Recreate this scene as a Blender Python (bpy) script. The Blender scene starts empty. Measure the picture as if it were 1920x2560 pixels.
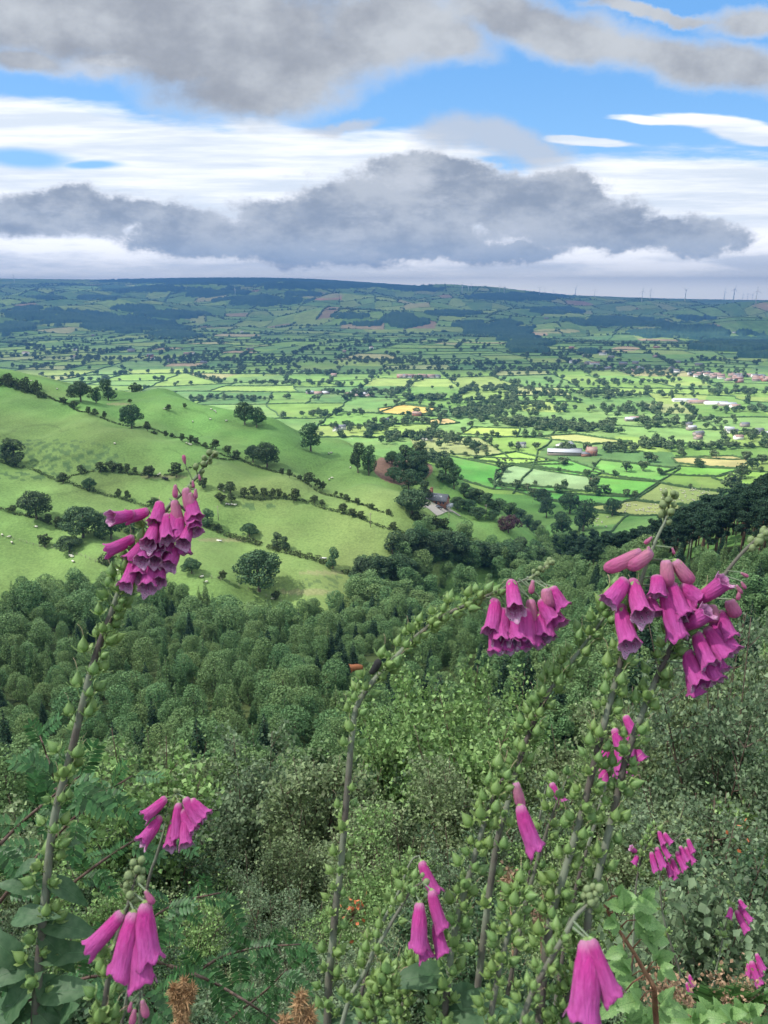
import bpy, math, random
import numpy as np
from mathutils import Vector, Matrix, Quaternion
R = math.radians
SC = bpy.context.scene
COL = SC.collection
random.seed(7)
RNG = np.random.default_rng(7)

# ------------------------------------------------------------ camera
PITCH = R(16.1); FPX = 1934.0; EYE = 200.0
cd = bpy.data.cameras.new('camera'); cam = bpy.data.objects.new('camera', cd); COL.objects.link(cam)
cam.location = (0, 0, EYE); cam.rotation_euler = (R(90) - PITCH, 0, 0)
cd.sensor_fit = 'VERTICAL'; cd.sensor_height = 36.0; cd.lens = 36.0 * FPX / 2560
cd.clip_start = 0.05; cd.clip_end = 60000
cd.dof.use_dof = True; cd.dof.focus_distance = 5.0; cd.dof.aperture_fstop = 16
SC.camera = cam

# ------------------------------------------------------------ sun, exposure
SUN_EL, SUN_AZ = R(52), R(-95)          # azimuth from +Y (the view), negative is to the left
sd = bpy.data.lights.new('sun', 'SUN'); sd.energy = 5.0; sd.angle = R(0.53); sd.color = (1, .955, .88)
sun = bpy.data.objects.new('sun', sd); COL.objects.link(sun)
SUNDIR = Vector((math.sin(SUN_AZ) * math.cos(SUN_EL), math.cos(SUN_AZ) * math.cos(SUN_EL), math.sin(SUN_EL)))
sun.rotation_euler = SUNDIR.to_track_quat('Z', 'Y').to_euler(); sun.location = (0, 0, 300)
SC.view_settings.view_transform = 'Standard'; SC.view_settings.look = 'None'
SC.view_settings.exposure = 0.8; SC.view_settings.gamma = 1
SC.cycles.max_bounces = 5; SC.cycles.diffuse_bounces = 3; SC.cycles.transmission_bounces = 3
SC.cycles.glossy_bounces = 1; SC.cycles.volume_bounces = 0; SC.cycles.transparent_max_bounces = 6
SC.cycles.sample_clamp_indirect = 4; SC.cycles.caustics_reflective = False; SC.cycles.caustics_refractive = False
SC.cycles.use_denoising = True

# ------------------------------------------------------------ node helpers
def node(nt, typ, **kw):
    n = nt.nodes.new(typ)
    for k, v in kw.items():
        if k.startswith('_'):
            n.inputs[int(k[1:])].default_value = v
        else:
            setattr(n, k, v)
    return n
def L(nt, a, b): nt.links.new(a, b)
def mth(nt, op, a, b=None, c=None, clamp=False):
    n = nt.nodes.new('ShaderNodeMath'); n.operation = op; n.use_clamp = clamp
    for i, v in enumerate((a, b, c)):
        if v is None: continue
        if isinstance(v, (int, float)): n.inputs[i].default_value = v
        else: nt.links.new(v, n.inputs[i])
    return n.outputs[0]
def mixc(nt, f, a, b):
    n = nt.nodes.new('ShaderNodeMix'); n.data_type = 'RGBA'
    for i, v in ((0, f), (6, a), (7, b)):
        if isinstance(v, (int, float)): n.inputs[i].default_value = v
        elif isinstance(v, tuple): n.inputs[i].default_value = v if len(v) == 4 else (*v, 1)
        else: nt.links.new(v, n.inputs[i])
    return n.outputs[2]
def sstep(nt, v, lo, hi, a=0.0, b=1.0):
    n = nt.nodes.new('ShaderNodeMapRange'); n.interpolation_type = 'SMOOTHSTEP'
    nt.links.new(v, n.inputs[0])
    for i, q in ((1, lo), (2, hi), (3, a), (4, b)): n.inputs[i].default_value = q
    return n.outputs[0]
def noise(nt, vec, scale, detail=4, rough=.55, out='Fac', dist=0.0):
    n = nt.nodes.new('ShaderNodeTexNoise'); n.inputs['Scale'].default_value = scale
    n.inputs['Detail'].default_value = detail; n.inputs['Roughness'].default_value = rough
    n.inputs['Distortion'].default_value = dist
    if vec is not None: nt.links.new(vec, n.inputs['Vector'])
    return n.outputs[0] if out == 'Fac' else n.outputs[1]

# ------------------------------------------------------------ pixel <-> direction (1920 x 2560 photo)
CP, SP = math.cos(PITCH), math.sin(PITCH)
def pdir(px, py):
    a = (px - 960) / FPX; b = (1280 - py) / FPX
    return a, CP + b * SP, -SP + b * CP
def azel(px, py):
    x, y, z = pdir(px, py); return x / y, z / y

# ------------------------------------------------------------ sky
w = bpy.data.worlds.new('World'); SC.world = w; w.use_nodes = True
nt = w.node_tree; nt.nodes.clear()
tc = node(nt, 'ShaderNodeTexCoord')
sep = node(nt, 'ShaderNodeSeparateXYZ'); L(nt, tc.outputs['Generated'], sep.inputs[0])
ya = mth(nt, 'MAXIMUM', mth(nt, 'ABSOLUTE', sep.outputs[1]), .15)
comb = node(nt, 'ShaderNodeCombineXYZ')
L(nt, mth(nt, 'DIVIDE', sep.outputs[0], ya), comb.inputs[0]); L(nt, mth(nt, 'DIVIDE', sep.outputs[2], ya), comb.inputs[1])
P = comb.outputs[0]
def stretch(sx, sy, ox=0.0):
    m = node(nt, 'ShaderNodeMapping'); L(nt, P, m.inputs[0]); m.inputs['Scale'].default_value = (sx, sy, 1)
    m.inputs['Location'].default_value = (ox, ox * .7, 0); return m.outputs[0]
def warp(scale, amp, sy=1.6, ox=0.0, detail=5):
    n = noise(nt, stretch(1, sy, ox), scale, detail, .6, 'Color')
    s = node(nt, 'ShaderNodeVectorMath', operation='SUBTRACT'); L(nt, n, s.inputs[0]); s.inputs[1].default_value = (.5, .5, .5)
    k = node(nt, 'ShaderNodeVectorMath', operation='MULTIPLY'); L(nt, s.outputs[0], k.inputs[0]); k.inputs[1].default_value = (amp, amp / sy, 0)
    a = node(nt, 'ShaderNodeVectorMath', operation='ADD'); L(nt, P, a.inputs[0]); L(nt, k.outputs[0], a.inputs[1])
    return a.outputs[0]
def blobs(vec, lst, sm=.25):
    """smooth union of ellipses (px, py, rx, ry, tilt) in the sky; returns the distance value, 1 on the outline"""
    acc = None
    for e in lst:
        px, py, rx, ry = e[:4]; rot = e[4] if len(e) > 4 else 0
        cx, cy = azel(px, py); kx = 1 / FPX / pdir(px, py)[1]
        m = node(nt, 'ShaderNodeMapping', vector_type='TEXTURE'); L(nt, vec, m.inputs[0])
        m.inputs['Location'].default_value = (cx, cy, 0); m.inputs['Rotation'].default_value = (0, 0, R(rot))
        m.inputs['Scale'].default_value = (rx * kx, ry * kx, 1)
        l = node(nt, 'ShaderNodeVectorMath', operation='LENGTH'); L(nt, m.outputs[0], l.inputs[0])
        acc = l.outputs['Value'] if acc is None else mth(nt, 'SMOOTH_MIN', acc, l.outputs['Value'], sm)
    return acc
sky = node(nt, 'ShaderNodeTexSky', sky_type='NISHITA', sun_disc=False, sun_elevation=SUN_EL, sun_rotation=SUN_AZ)
sky.altitude = 200; sky.air_density = 1.0; sky.dust_density = .6; sky.ozone_density = 2.5
K = 7.7                                  # cloud radiance over the Background strength of 0.1
def c(r, g, b): return (r * K, g * K, b * K)
SKYBLUE = mixc(nt, .55, sky.outputs[0], c(.10, .38, .84))
elv = mth(nt, 'DIVIDE', sep.outputs[2], ya)
SKYBLUE = mixc(nt, sstep(nt, elv, .10, .26, .35, 0), SKYBLUE, c(.30, .58, .92))
col = SKYBLUE
# high white sheet clouds
wv = warp(3.2, .10, 4.0, 3.1)
d = blobs(wv, [(120, 330, 420, 80, -6), (420, 400, 620, 95, -5), (760, 370, 240, 50, -12), (-100, 440, 500, 60), (1000, 420, 280, 80, -6),
               (1800, 470, 420, 85), (1700, 560, 700, 110), (1780, 300, 150, 18, -5), (1880, 330, 120, 26, -8), (1640, 296, 120, 10, -4), (1480, 350, 110, 12, -4), (1560, 430, 300, 40), (300, 150, 95, 14, 0),
               (600, 480, 800, 80), (900, 620, 1500, 95)], .3)
str_ = noise(nt, stretch(1.0, 7.0, 5), 5.0, 7, .62)
str2 = noise(nt, stretch(1.0, 14.0, 9), 3.4, 5, .6)
d = mth(nt, 'ADD', d, mth(nt, 'MULTIPLY', mth(nt, 'SUBTRACT', str_, .5), 1.3))
m1 = sstep(nt, d, 1.18, .72)
hole = blobs(warp(4, .03, 3.0, 7), [(230, 412, 75, 10), (60, 395, 120, 22, -4), (1250, 400, 60, 10)], .1)
m1 = mth(nt, 'MULTIPLY', m1, sstep(nt, hole, .5, 1.5))
white = mixc(nt, sstep(nt, str2, .38, .66), c(.62, .69, .78), c(.90, .92, .95))
col = mixc(nt, m1, col, white)
# pale band low over the hills
n3 = noise(nt, stretch(1.0, 5.0, 2), 6.0, 6, .6)
low = mth(nt, 'ADD', elv, mth(nt, 'MULTIPLY', mth(nt, 'SUBTRACT', n3, .5), .05))
lowc = mixc(nt, sstep(nt, noise(nt, stretch(1.0, 6.5, 12), 5.0, 6, .6), .40, .62), c(.66, .71, .80), c(1.05, 1.05, 1.07))
lowc = mixc(nt, sstep(nt, elv, .030, -.004, 0, .8), lowc, c(2.3, 2.2, 1.9))
col = mixc(nt, sstep(nt, low, .085, .055), col, lowc)
# grey cumulus rolling over the hills
wv = warp(9.0, .085, 1.25, 1.3, 8)
n4 = noise(nt, stretch(1, 1.5, 4), 20, 8, .68)
body = [(950, 545, 330, 115), (1130, 490, 190, 85), (1300, 520, 260, 75), (1450, 550, 200, 68), (780, 550, 230, 80), (1540, 590, 240, 42),
        (1050, 430, 130, 50), (180, 530, 300, 58), (60, 520, 160, 48), (420, 540, 190, 45, -10), (560, 590, 260, 45), (1720, 590, 150, 44), (1000, 625, 480, 30),
        (1400, 470, 90, 40), (1250, 625, 180, 24)]
d = mth(nt, 'ADD', blobs(wv, body, .18), mth(nt, 'MULTIPLY', mth(nt, 'SUBTRACT', n4, .5), 1.5))
m2 = sstep(nt, d, 1.16, .80)
lump = noise(nt, stretch(1, 1.8, 8), 8.5, 8, .62)
grey = mixc(nt, sstep(nt, lump, .38, .62), c(.235, .28, .355), c(.43, .465, .52))
bluef = sstep(nt, elv, .075, .03)
grey = mixc(nt, mth(nt, 'MULTIPLY', bluef, .65), grey, c(.33, .42, .56))
grey = mixc(nt, mth(nt, 'MULTIPLY', sstep(nt, noise(nt, stretch(1, 2.6, 31), 12, 8, .65), .5, .72), .45), grey, c(.56, .59, .65))
grey = mixc(nt, sstep(nt, d, .68, 1.06), grey, c(.56, .59, .65))
col = mixc(nt, mth(nt, 'MULTIPLY', m2, .97), col, grey)
# soft warm-grey clouds overhead
wv = warp(4.2, .11, 1.2, 6.3, 8)
n5 = noise(nt, stretch(1, 1.4, 14), 10, 8, .66)
top = [(150, 40, 520, 140), (560, 80, 420, 150), (700, 190, 320, 110, 14), (980, 60, 260, 130), (480, 150, 200, 70), (1120, 110, 130, 70), (330, 110, 300, 70),
       (1400, 60, 420, 62, -10), (1750, 130, 350, 58, -10), (1640, 5, 220, 14, -6), (60, 170, 130, 40), (1900, 30, 150, 40), (620, 250, 150, 40)]
d = mth(nt, 'ADD', blobs(wv, top, .22), mth(nt, 'MULTIPLY', mth(nt, 'SUBTRACT', n5, .5), .95))
m3 = sstep(nt, d, 1.28, .52)
n6 = noise(nt, stretch(1, 1.5, 21), 4.6, 8, .6)
gtop = mixc(nt, sstep(nt, n6, .36, .62), c(.275, .30, .345), c(.47, .50, .54))
gtop = mixc(nt, sstep(nt, d, .6, 1.2), gtop, c(.60, .63, .67))
wisp = blobs(wv, [(1150, 355, 110, 45), (1260, 370, 120, 50), (1360, 380, 90, 40), (860, 330, 90, 18), (240, 180, 110, 30)], .3)
wisp = mth(nt, 'ADD', wisp, mth(nt, 'MULTIPLY', mth(nt, 'SUBTRACT', n5, .5), 1.6))
col = mixc(nt, sstep(nt, wisp, 1.3, .3, 0, .75), col, c(.50, .52, .56))
col = mixc(nt, m3, col, gtop)
# everywhere outside the view: broken cloud of the same kinds
zen = noise(nt, tc.outputs['Generated'], 3.2, 5, .6)
zc = mixc(nt, sstep(nt, zen, .40, .55), SKYBLUE, c(.60, .62, .66))
up = sstep(nt, elv, .34, .46)
col = mixc(nt, up, col, zc)
side = sstep(nt, mth(nt, 'ABSOLUTE', mth(nt, 'DIVIDE', sep.outputs[0], ya)), .75, 1.1)
behind = sstep(nt, sep.outputs[1], .15, 0)
col = mixc(nt, mth(nt, 'MAXIMUM', side, behind), col, zc)
bg = node(nt, 'ShaderNodeBackground'); bg.inputs[1].default_value = .1; L(nt, col, bg.inputs[0])
wo = node(nt, 'ShaderNodeOutputWorld'); L(nt, bg.outputs[0], wo.inputs[0])
w.cycles.sampling_method = 'NONE'

# ------------------------------------------------------------ object helpers
def tag(o, label=None, cat=None, group=None, kind=None):
    if label: o['label'] = label
    if cat: o['category'] = cat
    if group: o['group'] = group
    if kind: o['kind'] = kind
    return o
def link(o, parent=None):
    COL.objects.link(o)
    if parent: o.parent = parent
    return o
def mesh_np(name, V, F, mats=(), mi=None, smooth=False, attr=None, acol=None):
    """V (n,3), F (m,k) all faces with k corners, or a list of such arrays"""
    Fs = F if isinstance(F, list) else [F]
    me = bpy.data.meshes.new(name)
    V = np.asarray(V, dtype=np.float32); me.vertices.add(len(V)); me.vertices.foreach_set('co', V.ravel())
    idx = np.concatenate([f.ravel() for f in Fs]).astype(np.int32)
    sz = np.concatenate([np.full(len(f), f.shape[1]) for f in Fs]).astype(np.int32)
    me.loops.add(len(idx)); me.loops.foreach_set('vertex_index', idx)
    me.polygons.add(len(sz)); st = np.zeros(len(sz), np.int32); st[1:] = np.cumsum(sz)[:-1]
    me.polygons.foreach_set('loop_start', st); me.polygons.foreach_set('loop_total', sz)
    if mi is not None: me.polygons.foreach_set('material_index', np.asarray(mi, np.int32))
    if smooth: me.polygons.foreach_set('use_smooth', np.ones(len(sz), bool))
    for m in mats: me.materials.append(m)
    me.update(calc_edges=True)
    if acol is not None:
        a = me.color_attributes.new(attr or 'col', 'FLOAT_COLOR', 'POINT')
        c4 = np.ones((len(V), 4), np.float32); c4[:, :3] = acol
        a.data.foreach_set('color', c4.ravel())
    return me
def empty(name, loc=(0, 0, 0), rz=0.0, sc=1.0):
    o = bpy.data.objects.new(name, None); o.location = loc; o.rotation_euler = (0, 0, rz); o.scale = (sc,) * 3
    o.empty_display_size = .2
    return link(o)
def copy_tree(o, parent=None):
    c_ = o.copy(); link(c_, parent)
    for ch in list(o.children): copy_tree(ch, c_)
    return c_
class MB:
    """collects vertices and faces of mixed kinds"""
    def __init__(s): s.V = []; s.F = {}; s.n = 0
    def add(s, V, F, mi=0):
        V = np.asarray(V, float); F = np.asarray(F, int)
        if not len(F): return s
        s.V.append(V); s.F.setdefault((F.shape[1], mi), []).append(F + s.n); s.n += len(V); return s
    def merge(s, o, M=None):
        for (k, mi), fs in o.F.items():
            pass
        V = np.concatenate(o.V)
        if M is not None:
            M = np.array(M); V = V @ M[:3, :3].T + M[:3, 3]
        base = s.n; s.V.append(V); s.n += len(V)
        for key, fs in o.F.items(): s.F.setdefault(key, []).extend([f + base for f in fs])
        return s
    def mesh(s, name, mats, smooth=False, acol=None):
        Fs, mi = [], []
        for (k, m), fs in s.F.items():
            f = np.concatenate(fs); Fs.append(f); mi.append(np.full(len(f), m))
        return mesh_np(name, np.concatenate(s.V), Fs, mats, np.concatenate(mi), smooth, acol=acol)
    def build(s, name, mats, parent=None, smooth=False):
        if not isinstance(mats, (list, tuple)): mats = [mats]
        return link(bpy.data.objects.new(name, s.mesh(name, mats, smooth)), parent)
    def box(s, x0, x1, y0, y1, z0, z1, mi=0):
        V = [(x, y, z) for z in (z0, z1) for y in (y0, y1) for x in (x0, x1)]
        return s.add(V, [(0, 2, 3, 1), (4, 5, 7, 6), (0, 1, 5, 4), (2, 6, 7, 3), (0, 4, 6, 2), (1, 3, 7, 5)], mi)
    def tube(s, pts, rad, n=6, mi=0, cap=True):
        pts = np.asarray(pts, float); rad = np.broadcast_to(np.asarray(rad, float), (len(pts),))
        T = np.gradient(pts, axis=0); T /= np.linalg.norm(T, axis=1)[:, None] + 1e-12
        up = np.array([0., 0, 1]) if abs(T[0][2]) < .9 else np.array([1., 0, 0])
        V = []
        a = np.cross(T[0], up); a /= np.linalg.norm(a)
        th = np.arange(n) / n * 2 * np.pi
        for i in range(len(pts)):
            a = a - T[i] * np.dot(a, T[i]); a /= np.linalg.norm(a) + 1e-12
            b = np.cross(T[i], a)
            V.append(pts[i] + rad[i] * (np.cos(th)[:, None] * a + np.sin(th)[:, None] * b))
        V = np.concatenate(V); m = len(pts)
        i, j = np.meshgrid(np.arange(m - 1), np.arange(n), indexing='ij'); i = i.ravel(); j = j.ravel()
        F = np.stack([i * n + j, i * n + (j + 1) % n, (i + 1) * n + (j + 1) % n, (i + 1) * n + j], 1)
        base = s.n; s.add(V, F, mi)
        if cap:
            s.F.setdefault((n, mi), []).append(np.array([list(range(n))[::-1], list(range((m - 1) * n, m * n))]) + base)
        return s

def spline(pts, n):
    """Catmull-Rom through pts, n samples"""
    p = np.asarray(pts, float); p = np.vstack([2 * p[0] - p[1], p, 2 * p[-1] - p[-2]]); m = len(p) - 3
    t = np.linspace(0, m - 1e-6, n); i = t.astype(int); f = (t - i)[:, None]
    a, b, c_, d_ = p[i], p[i + 1], p[i + 2], p[i + 3]
    return .5 * (2 * b + (c_ - a) * f + (2 * a - 5 * b + 4 * c_ - d_) * f ** 2 + (3 * b - a - 3 * c_ + d_) * f ** 3)

# ------------------------------------------------------------ materials
def mat(name, base, rough=.8, var=None, vscale=1.0, spec=.3, trans=0.0, objvar=None, sheen=0, bump=0.0, bscale=30.0, coord='Object', isl=0.0):
    """base colour, optionally mottled towards var by noise, and shifted per object towards objvar"""
    m = bpy.data.materials.new(name); m.use_nodes = True; nt = m.node_tree; b = nt.nodes['Principled BSDF']
    b.inputs['Roughness'].default_value = rough; b.inputs['Specular IOR Level'].default_value = spec
    colr = None
    tc = node(nt, 'ShaderNodeTexCoord')
    if var is not None:
        n = noise(nt, tc.outputs[coord], vscale, 4, .6)
        colr = mixc(nt, sstep(nt, n, .35, .65), tuple(base), tuple(var))
    if objvar is not None:
        oi = node(nt, 'ShaderNodeObjectInfo')
        colr = mixc(nt, oi.outputs['Random'], colr if colr is not None else tuple(base), tuple(objvar))
    if isl:
        ge = node(nt, 'ShaderNodeNewGeometry'); sc_ = node(nt, 'ShaderNodeVectorMath', operation='SCALE'); L(nt, colr, sc_.inputs[0])
        L(nt, mth(nt, 'MULTIPLY_ADD', ge.outputs['Random Per Island'], 2 * isl, 1 - isl), sc_.inputs['Scale']); colr = sc_.outputs[0]
    if colr is None: b.inputs['Base Color'].default_value = (*base, 1)
    else: L(nt, colr, b.inputs['Base Color'])
    if bump:
        bp = node(nt, 'ShaderNodeBump'); bp.inputs['Strength'].default_value = bump
        L(nt, noise(nt, tc.outputs[coord], bscale, 4), bp.inputs['Height']); L(nt, bp.outputs[0], b.inputs['Normal'])
    if trans:
        tr = node(nt, 'ShaderNodeBsdfTranslucent'); mx = node(nt, 'ShaderNodeMixShader'); mx.inputs[0].default_value = trans
        if colr is None: tr.inputs[0].default_value = (*base, 1)
        else: L(nt, colr, tr.inputs[0])
        L(nt, b.outputs[0], mx.inputs[1]); L(nt, tr.outputs[0], mx.inputs[2])
        L(nt, mx.outputs[0], nt.nodes['Material Output'].inputs[0])
    return m
# ------------------------------------------------------------ the lie of the land
def ctrl():
    pts = []
    def g(px, py, D, dz=0.0):              # seen in the photo at this pixel, D metres ahead
        x, y, z = pdir(px, py); k = D / y; pts.append((x * k, D, EYE + z * k + dz))
    # hillside we stand on, dropping away in front
    for az in (-40, -20, 0, 20, 40):
        for r, z in ((.4, 198.4), (1.2, 198.0), (2.5, 196.6), (5, 193.8), (10, 189.4), (20, 182.5), (40, 172)):
            s = math.sin(R(az)); pts.append((r * s, r * math.cos(R(az)), z + (.5 * s * math.log(1 + r) if az > 0 and r > 8 else 0)))
    T = -8                                 # canopy to ground
    for a in ((0, 1860, 95), (300, 1800, 100), (700, 1830, 90), (1000, 1800, 85), (1300, 1750, 80), (1600, 1650, 75), (1900, 1560, 80),
              (0, 1680, 150), (400, 1650, 155), (800, 1660, 150), (1100, 1640, 150), (1400, 1560, 140), (1700, 1470, 140), (1900, 1420, 150),
              (0, 1540, 215), (300, 1540, 215), (600, 1560, 210), (900, 1560, 205), (1200, 1530, 215), (1450, 1460, 215)):
        g(*a, T)
    for a in ((1900, 1390, 200), (1750, 1400, 210), (1600, 1430, 225)): g(*a, -3)
    for a in ((1900, 1210, 300), (1750, 1270, 300), (1600, 1330, 330)): g(*a, -16)
    g(1900, 1260, 520, -20)
    # valley floor with its stream
    for a in ((0, 1500, 262), (300, 1505, 262), (600, 1520, 262), (850, 1500, 275)): g(*a, -7)
    for a in ((1050, 1440, 320), (1250, 1430, 340), (1400, 1400, 400), (1480, 1370, 480)): g(*a, -8)
    # the green hillside across the valley
    for a in ((0, 1470, 280), (300, 1470, 284), (600, 1500, 286), (850, 1470, 300), (0, 1380, 312), (200, 1380, 315), (500, 1400, 310), (760, 1400, 312),
              (0, 1290, 345), (250, 1290, 348), (500, 1290, 350), (800, 1330, 335), (980, 1340, 335), (0, 1200, 382), (250, 1180, 390), (500, 1180, 395), (800, 1240, 375), (1000, 1270, 370),
              (0, 1100, 430), (250, 1080, 440), (500, 1090, 445), (750, 1160, 420), (950, 1210, 405), (1095, 1260, 395), (1200, 1310, 385), (1300, 1370, 380),
              (0, 1000, 500), (250, 1030, 490), (500, 1045, 490), (700, 1100, 468), (850, 1130, 462), (950, 1160, 460)): g(*a)
    for a in ((0, 928, 570), (100, 932, 580), (170, 962, 560), (300, 988, 555), (420, 986, 570), (540, 1006, 560), (650, 1048, 540), (760, 1075, 525), (860, 1102, 515), (950, 1135, 500), (1040, 1160, 480),
              (1130, 1195, 470), (1200, 1235, 455), (1270, 1270, 450), (1340, 1325, 440), (1180, 1270, 420), (1230, 1300, 410)): g(*a)
    # behind its crest the ground falls to the vale
    for px, D, z in ((-200, 750, 95), (0, 720, 90), (200, 720, 80), (400, 720, 62), (600, 700, 45), (800, 650, 35), (950, 620, 25), (1100, 580, 22), (1200, 560, 12), (1350, 560, 3), (1480, 600, 1), (1650, 680, 1), (1900, 800, 2), (2200, 760, 40),
                     (0, 950, 15), (300, 920, 5), (600, 860, 2), (900, 780, 1)):
        pts.append(((px - 960) / FPX * 1.02 * D, D, z))
    for u in (-.7, -.45, -.25, 0, .25, .45, .7):
        for D in (1150, 1600, 2200, 2900): pts.append((u * D, D, 0))
    # far hills, by the height of the skyline
    for a in ((-300, 830, 3700), (0, 830, 3700), (300, 835, 3650), (600, 840, 3600), (900, 845, 3550), (1200, 848, 3500), (1500, 856, 3450), (1900, 866, 3400), (2200, 866, 3400),
              (0, 780, 4900), (400, 790, 4800), (800, 796, 4700), (1200, 805, 4600), (1600, 820, 4500), (1920, 830, 4500),
              (0, 735, 6800), (300, 735, 6700), (700, 745, 6500), (1000, 755, 6400), (1300, 765, 6300), (1600, 780, 6200), (1920, 785, 6200), (2200, 785, 6200), (-300, 735, 6800),
              (-300, 694, 9800), (0, 697, 9800), (150, 700, 9500), (300, 701, 9600), (500, 697, 9500), (650, 698, 9200), (800, 702, 9000), (950, 712, 9000), (1080, 720, 9300), (1200, 727, 9300), (1350, 735, 8600), (1390, 745, 8800),
              (1500, 744, 9300), (1600, 751, 9300), (1750, 754, 9600), (1920, 753, 9800), (2200, 753, 9800)): g(*a)
    for px, z in ((-300, 240), (0, 240), (500, 240), (1000, 160), (1500, 60), (2200, 60)):
        pts.append(((px - 960) / FPX * 16000, 16000, z)); pts.append(((px - 960) / FPX * 30000, 30000, z - 160))
    return np.array(pts)
CT = ctrl()
def warpc(x, y):
    r = np.hypot(x, y); az = np.clip(np.arctan2(x, np.maximum(y, 1e-6)), -.85, .85)
    return np.stack([az * 1.5, np.log(np.maximum(r, .4)) * 1.0], -1)
CW = warpc(CT[:, 0], CT[:, 1])
def _k(d): return d * d * np.log(d + 1e-9)
_n = len(CW); _d = np.linalg.norm(CW[:, None] - CW[None], axis=-1)
_A = np.zeros((_n + 3, _n + 3)); _A[:_n, :_n] = _k(_d) + np.eye(_n) * 2e-4
_A[:_n, _n] = 1; _A[:_n, _n + 1:] = CW; _A[_n, :_n] = 1; _A[_n + 1:, :_n] = CW.T
_W = np.linalg.solve(_A, np.concatenate([CT[:, 2], np.zeros(3)]))
_wr = np.random.default_rng(3)
def _waves(n, l0, l1):
    l = np.exp(_wr.uniform(np.log(l0), np.log(l1), n)); th = _wr.uniform(0, 2 * np.pi, n)
    return np.cos(th) / l * 6.283, np.sin(th) / l * 6.283, _wr.uniform(0, 6.28, n), l
_far = _waves(26, 350, 2600); _mid = _waves(14, 25, 110)
def _wsum(W, x, y, p=.8):
    o = np.zeros_like(x)
    for kx, ky, ph, l in zip(*W): o += np.sin(kx * x + ky * y + ph) * (l / W[3].max()) ** p
    return o
def ss(x, a, b):
    t = np.clip((x - a) / (b - a), 0, 1); return t * t * (3 - 2 * t)
def H(x, y):
    x = np.asarray(x, float); y = np.asarray(y, float); sh = np.broadcast(x, y).shape
    x = np.broadcast_to(x, sh).ravel(); y = np.broadcast_to(y, sh).ravel(); z = np.empty(len(x))
    for s in range(0, len(x), 50000):
        xx, yy = x[s:s + 50000], y[s:s + 50000]; q = warpc(xx, yy)
        d = np.sqrt((q[:, None, 0] - CW[None, :, 0]) ** 2 + (q[:, None, 1] - CW[None, :, 1]) ** 2)
        zz = _k(d) @ _W[:_n] + _W[_n] + q @ _W[_n + 1:]
        r = np.hypot(xx, yy)
        vale = ss(r, 850, 1150) * (1 - ss(r, 2900, 3500)); zz = zz * (1 - vale)
        zz += _wsum(_far, xx, yy) * 16 * ss(r, 3300, 5200) * (1 - .97 * ss(r, 7600, 8700))
        zz += _wsum(_mid, xx, yy, 1.2) * 1.7 * ss(r, 150, 300) * (1 - ss(r, 550, 900))
        z[s:s + 50000] = zz
    return z.reshape(sh)
def ground(px, py, dmin=30.0, dmax=12000.0):
    """where the view ray through this photo pixel first meets the land beyond dmin"""
    x, y, z = pdir(px, py); D = np.exp(np.linspace(math.log(dmin), math.log(dmax), 900))
    k = D / y; f = EYE + z * k - H(x * k, D)
    i = np.argmax(f < 0) if (f < 0).any() else len(D) - 1
    if i > 0:
        t = f[i - 1] / (f[i - 1] - f[i] + 1e-9); t = min(max(t, 0), 1); d = D[i - 1] + (D[i] - D[i - 1]) * t
    else: d = D[0]
    k = d / y; return np.array([x * k, d, float(H(x * k, d))])
def pxr(p):
    """photo pixel of a world point, and its depth"""
    x, y, z = p[0], p[1], p[2] - EYE; dep = y * CP - z * SP
    return 960 + FPX * x / dep, 1280 - FPX * (y * SP + z * CP) / dep, dep
def pxa(P):
    x, y, z = P[:, 0], P[:, 1], P[:, 2] - EYE; dep = y * CP - z * SP; dep = np.where(dep > .01, dep, .01)
    return 960 + FPX * x / dep, 1280 - FPX * (y * SP + z * CP) / dep, dep

# --- grid: fine in front, coarse elsewhere
az = np.concatenate([np.linspace(-math.pi, R(-40), 40, endpoint=False), np.linspace(R(-40), R(-29), 60, endpoint=False), np.linspace(R(-29), R(29), 760, endpoint=False), np.linspace(R(29), R(40), 60, endpoint=False), np.linspace(R(40), math.pi, 41)])
rr = np.concatenate([np.exp(np.linspace(math.log(.25), math.log(60), 60, endpoint=False)), np.exp(np.linspace(math.log(60), math.log(250), 60, endpoint=False)),
                     np.exp(np.linspace(math.log(250), math.log(3000), 500, endpoint=False)), np.exp(np.linspace(math.log(3000), math.log(10500), 240, endpoint=False)), np.exp(np.linspace(math.log(10500), math.log(11600), 5))])
A2, R2 = np.meshgrid(az, rr); GX = (R2 * np.sin(A2)).ravel(); GY = (R2 * np.cos(A2)).ravel(); GZ = H(GX, GY)
GR = np.hypot(GX, GY)

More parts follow.
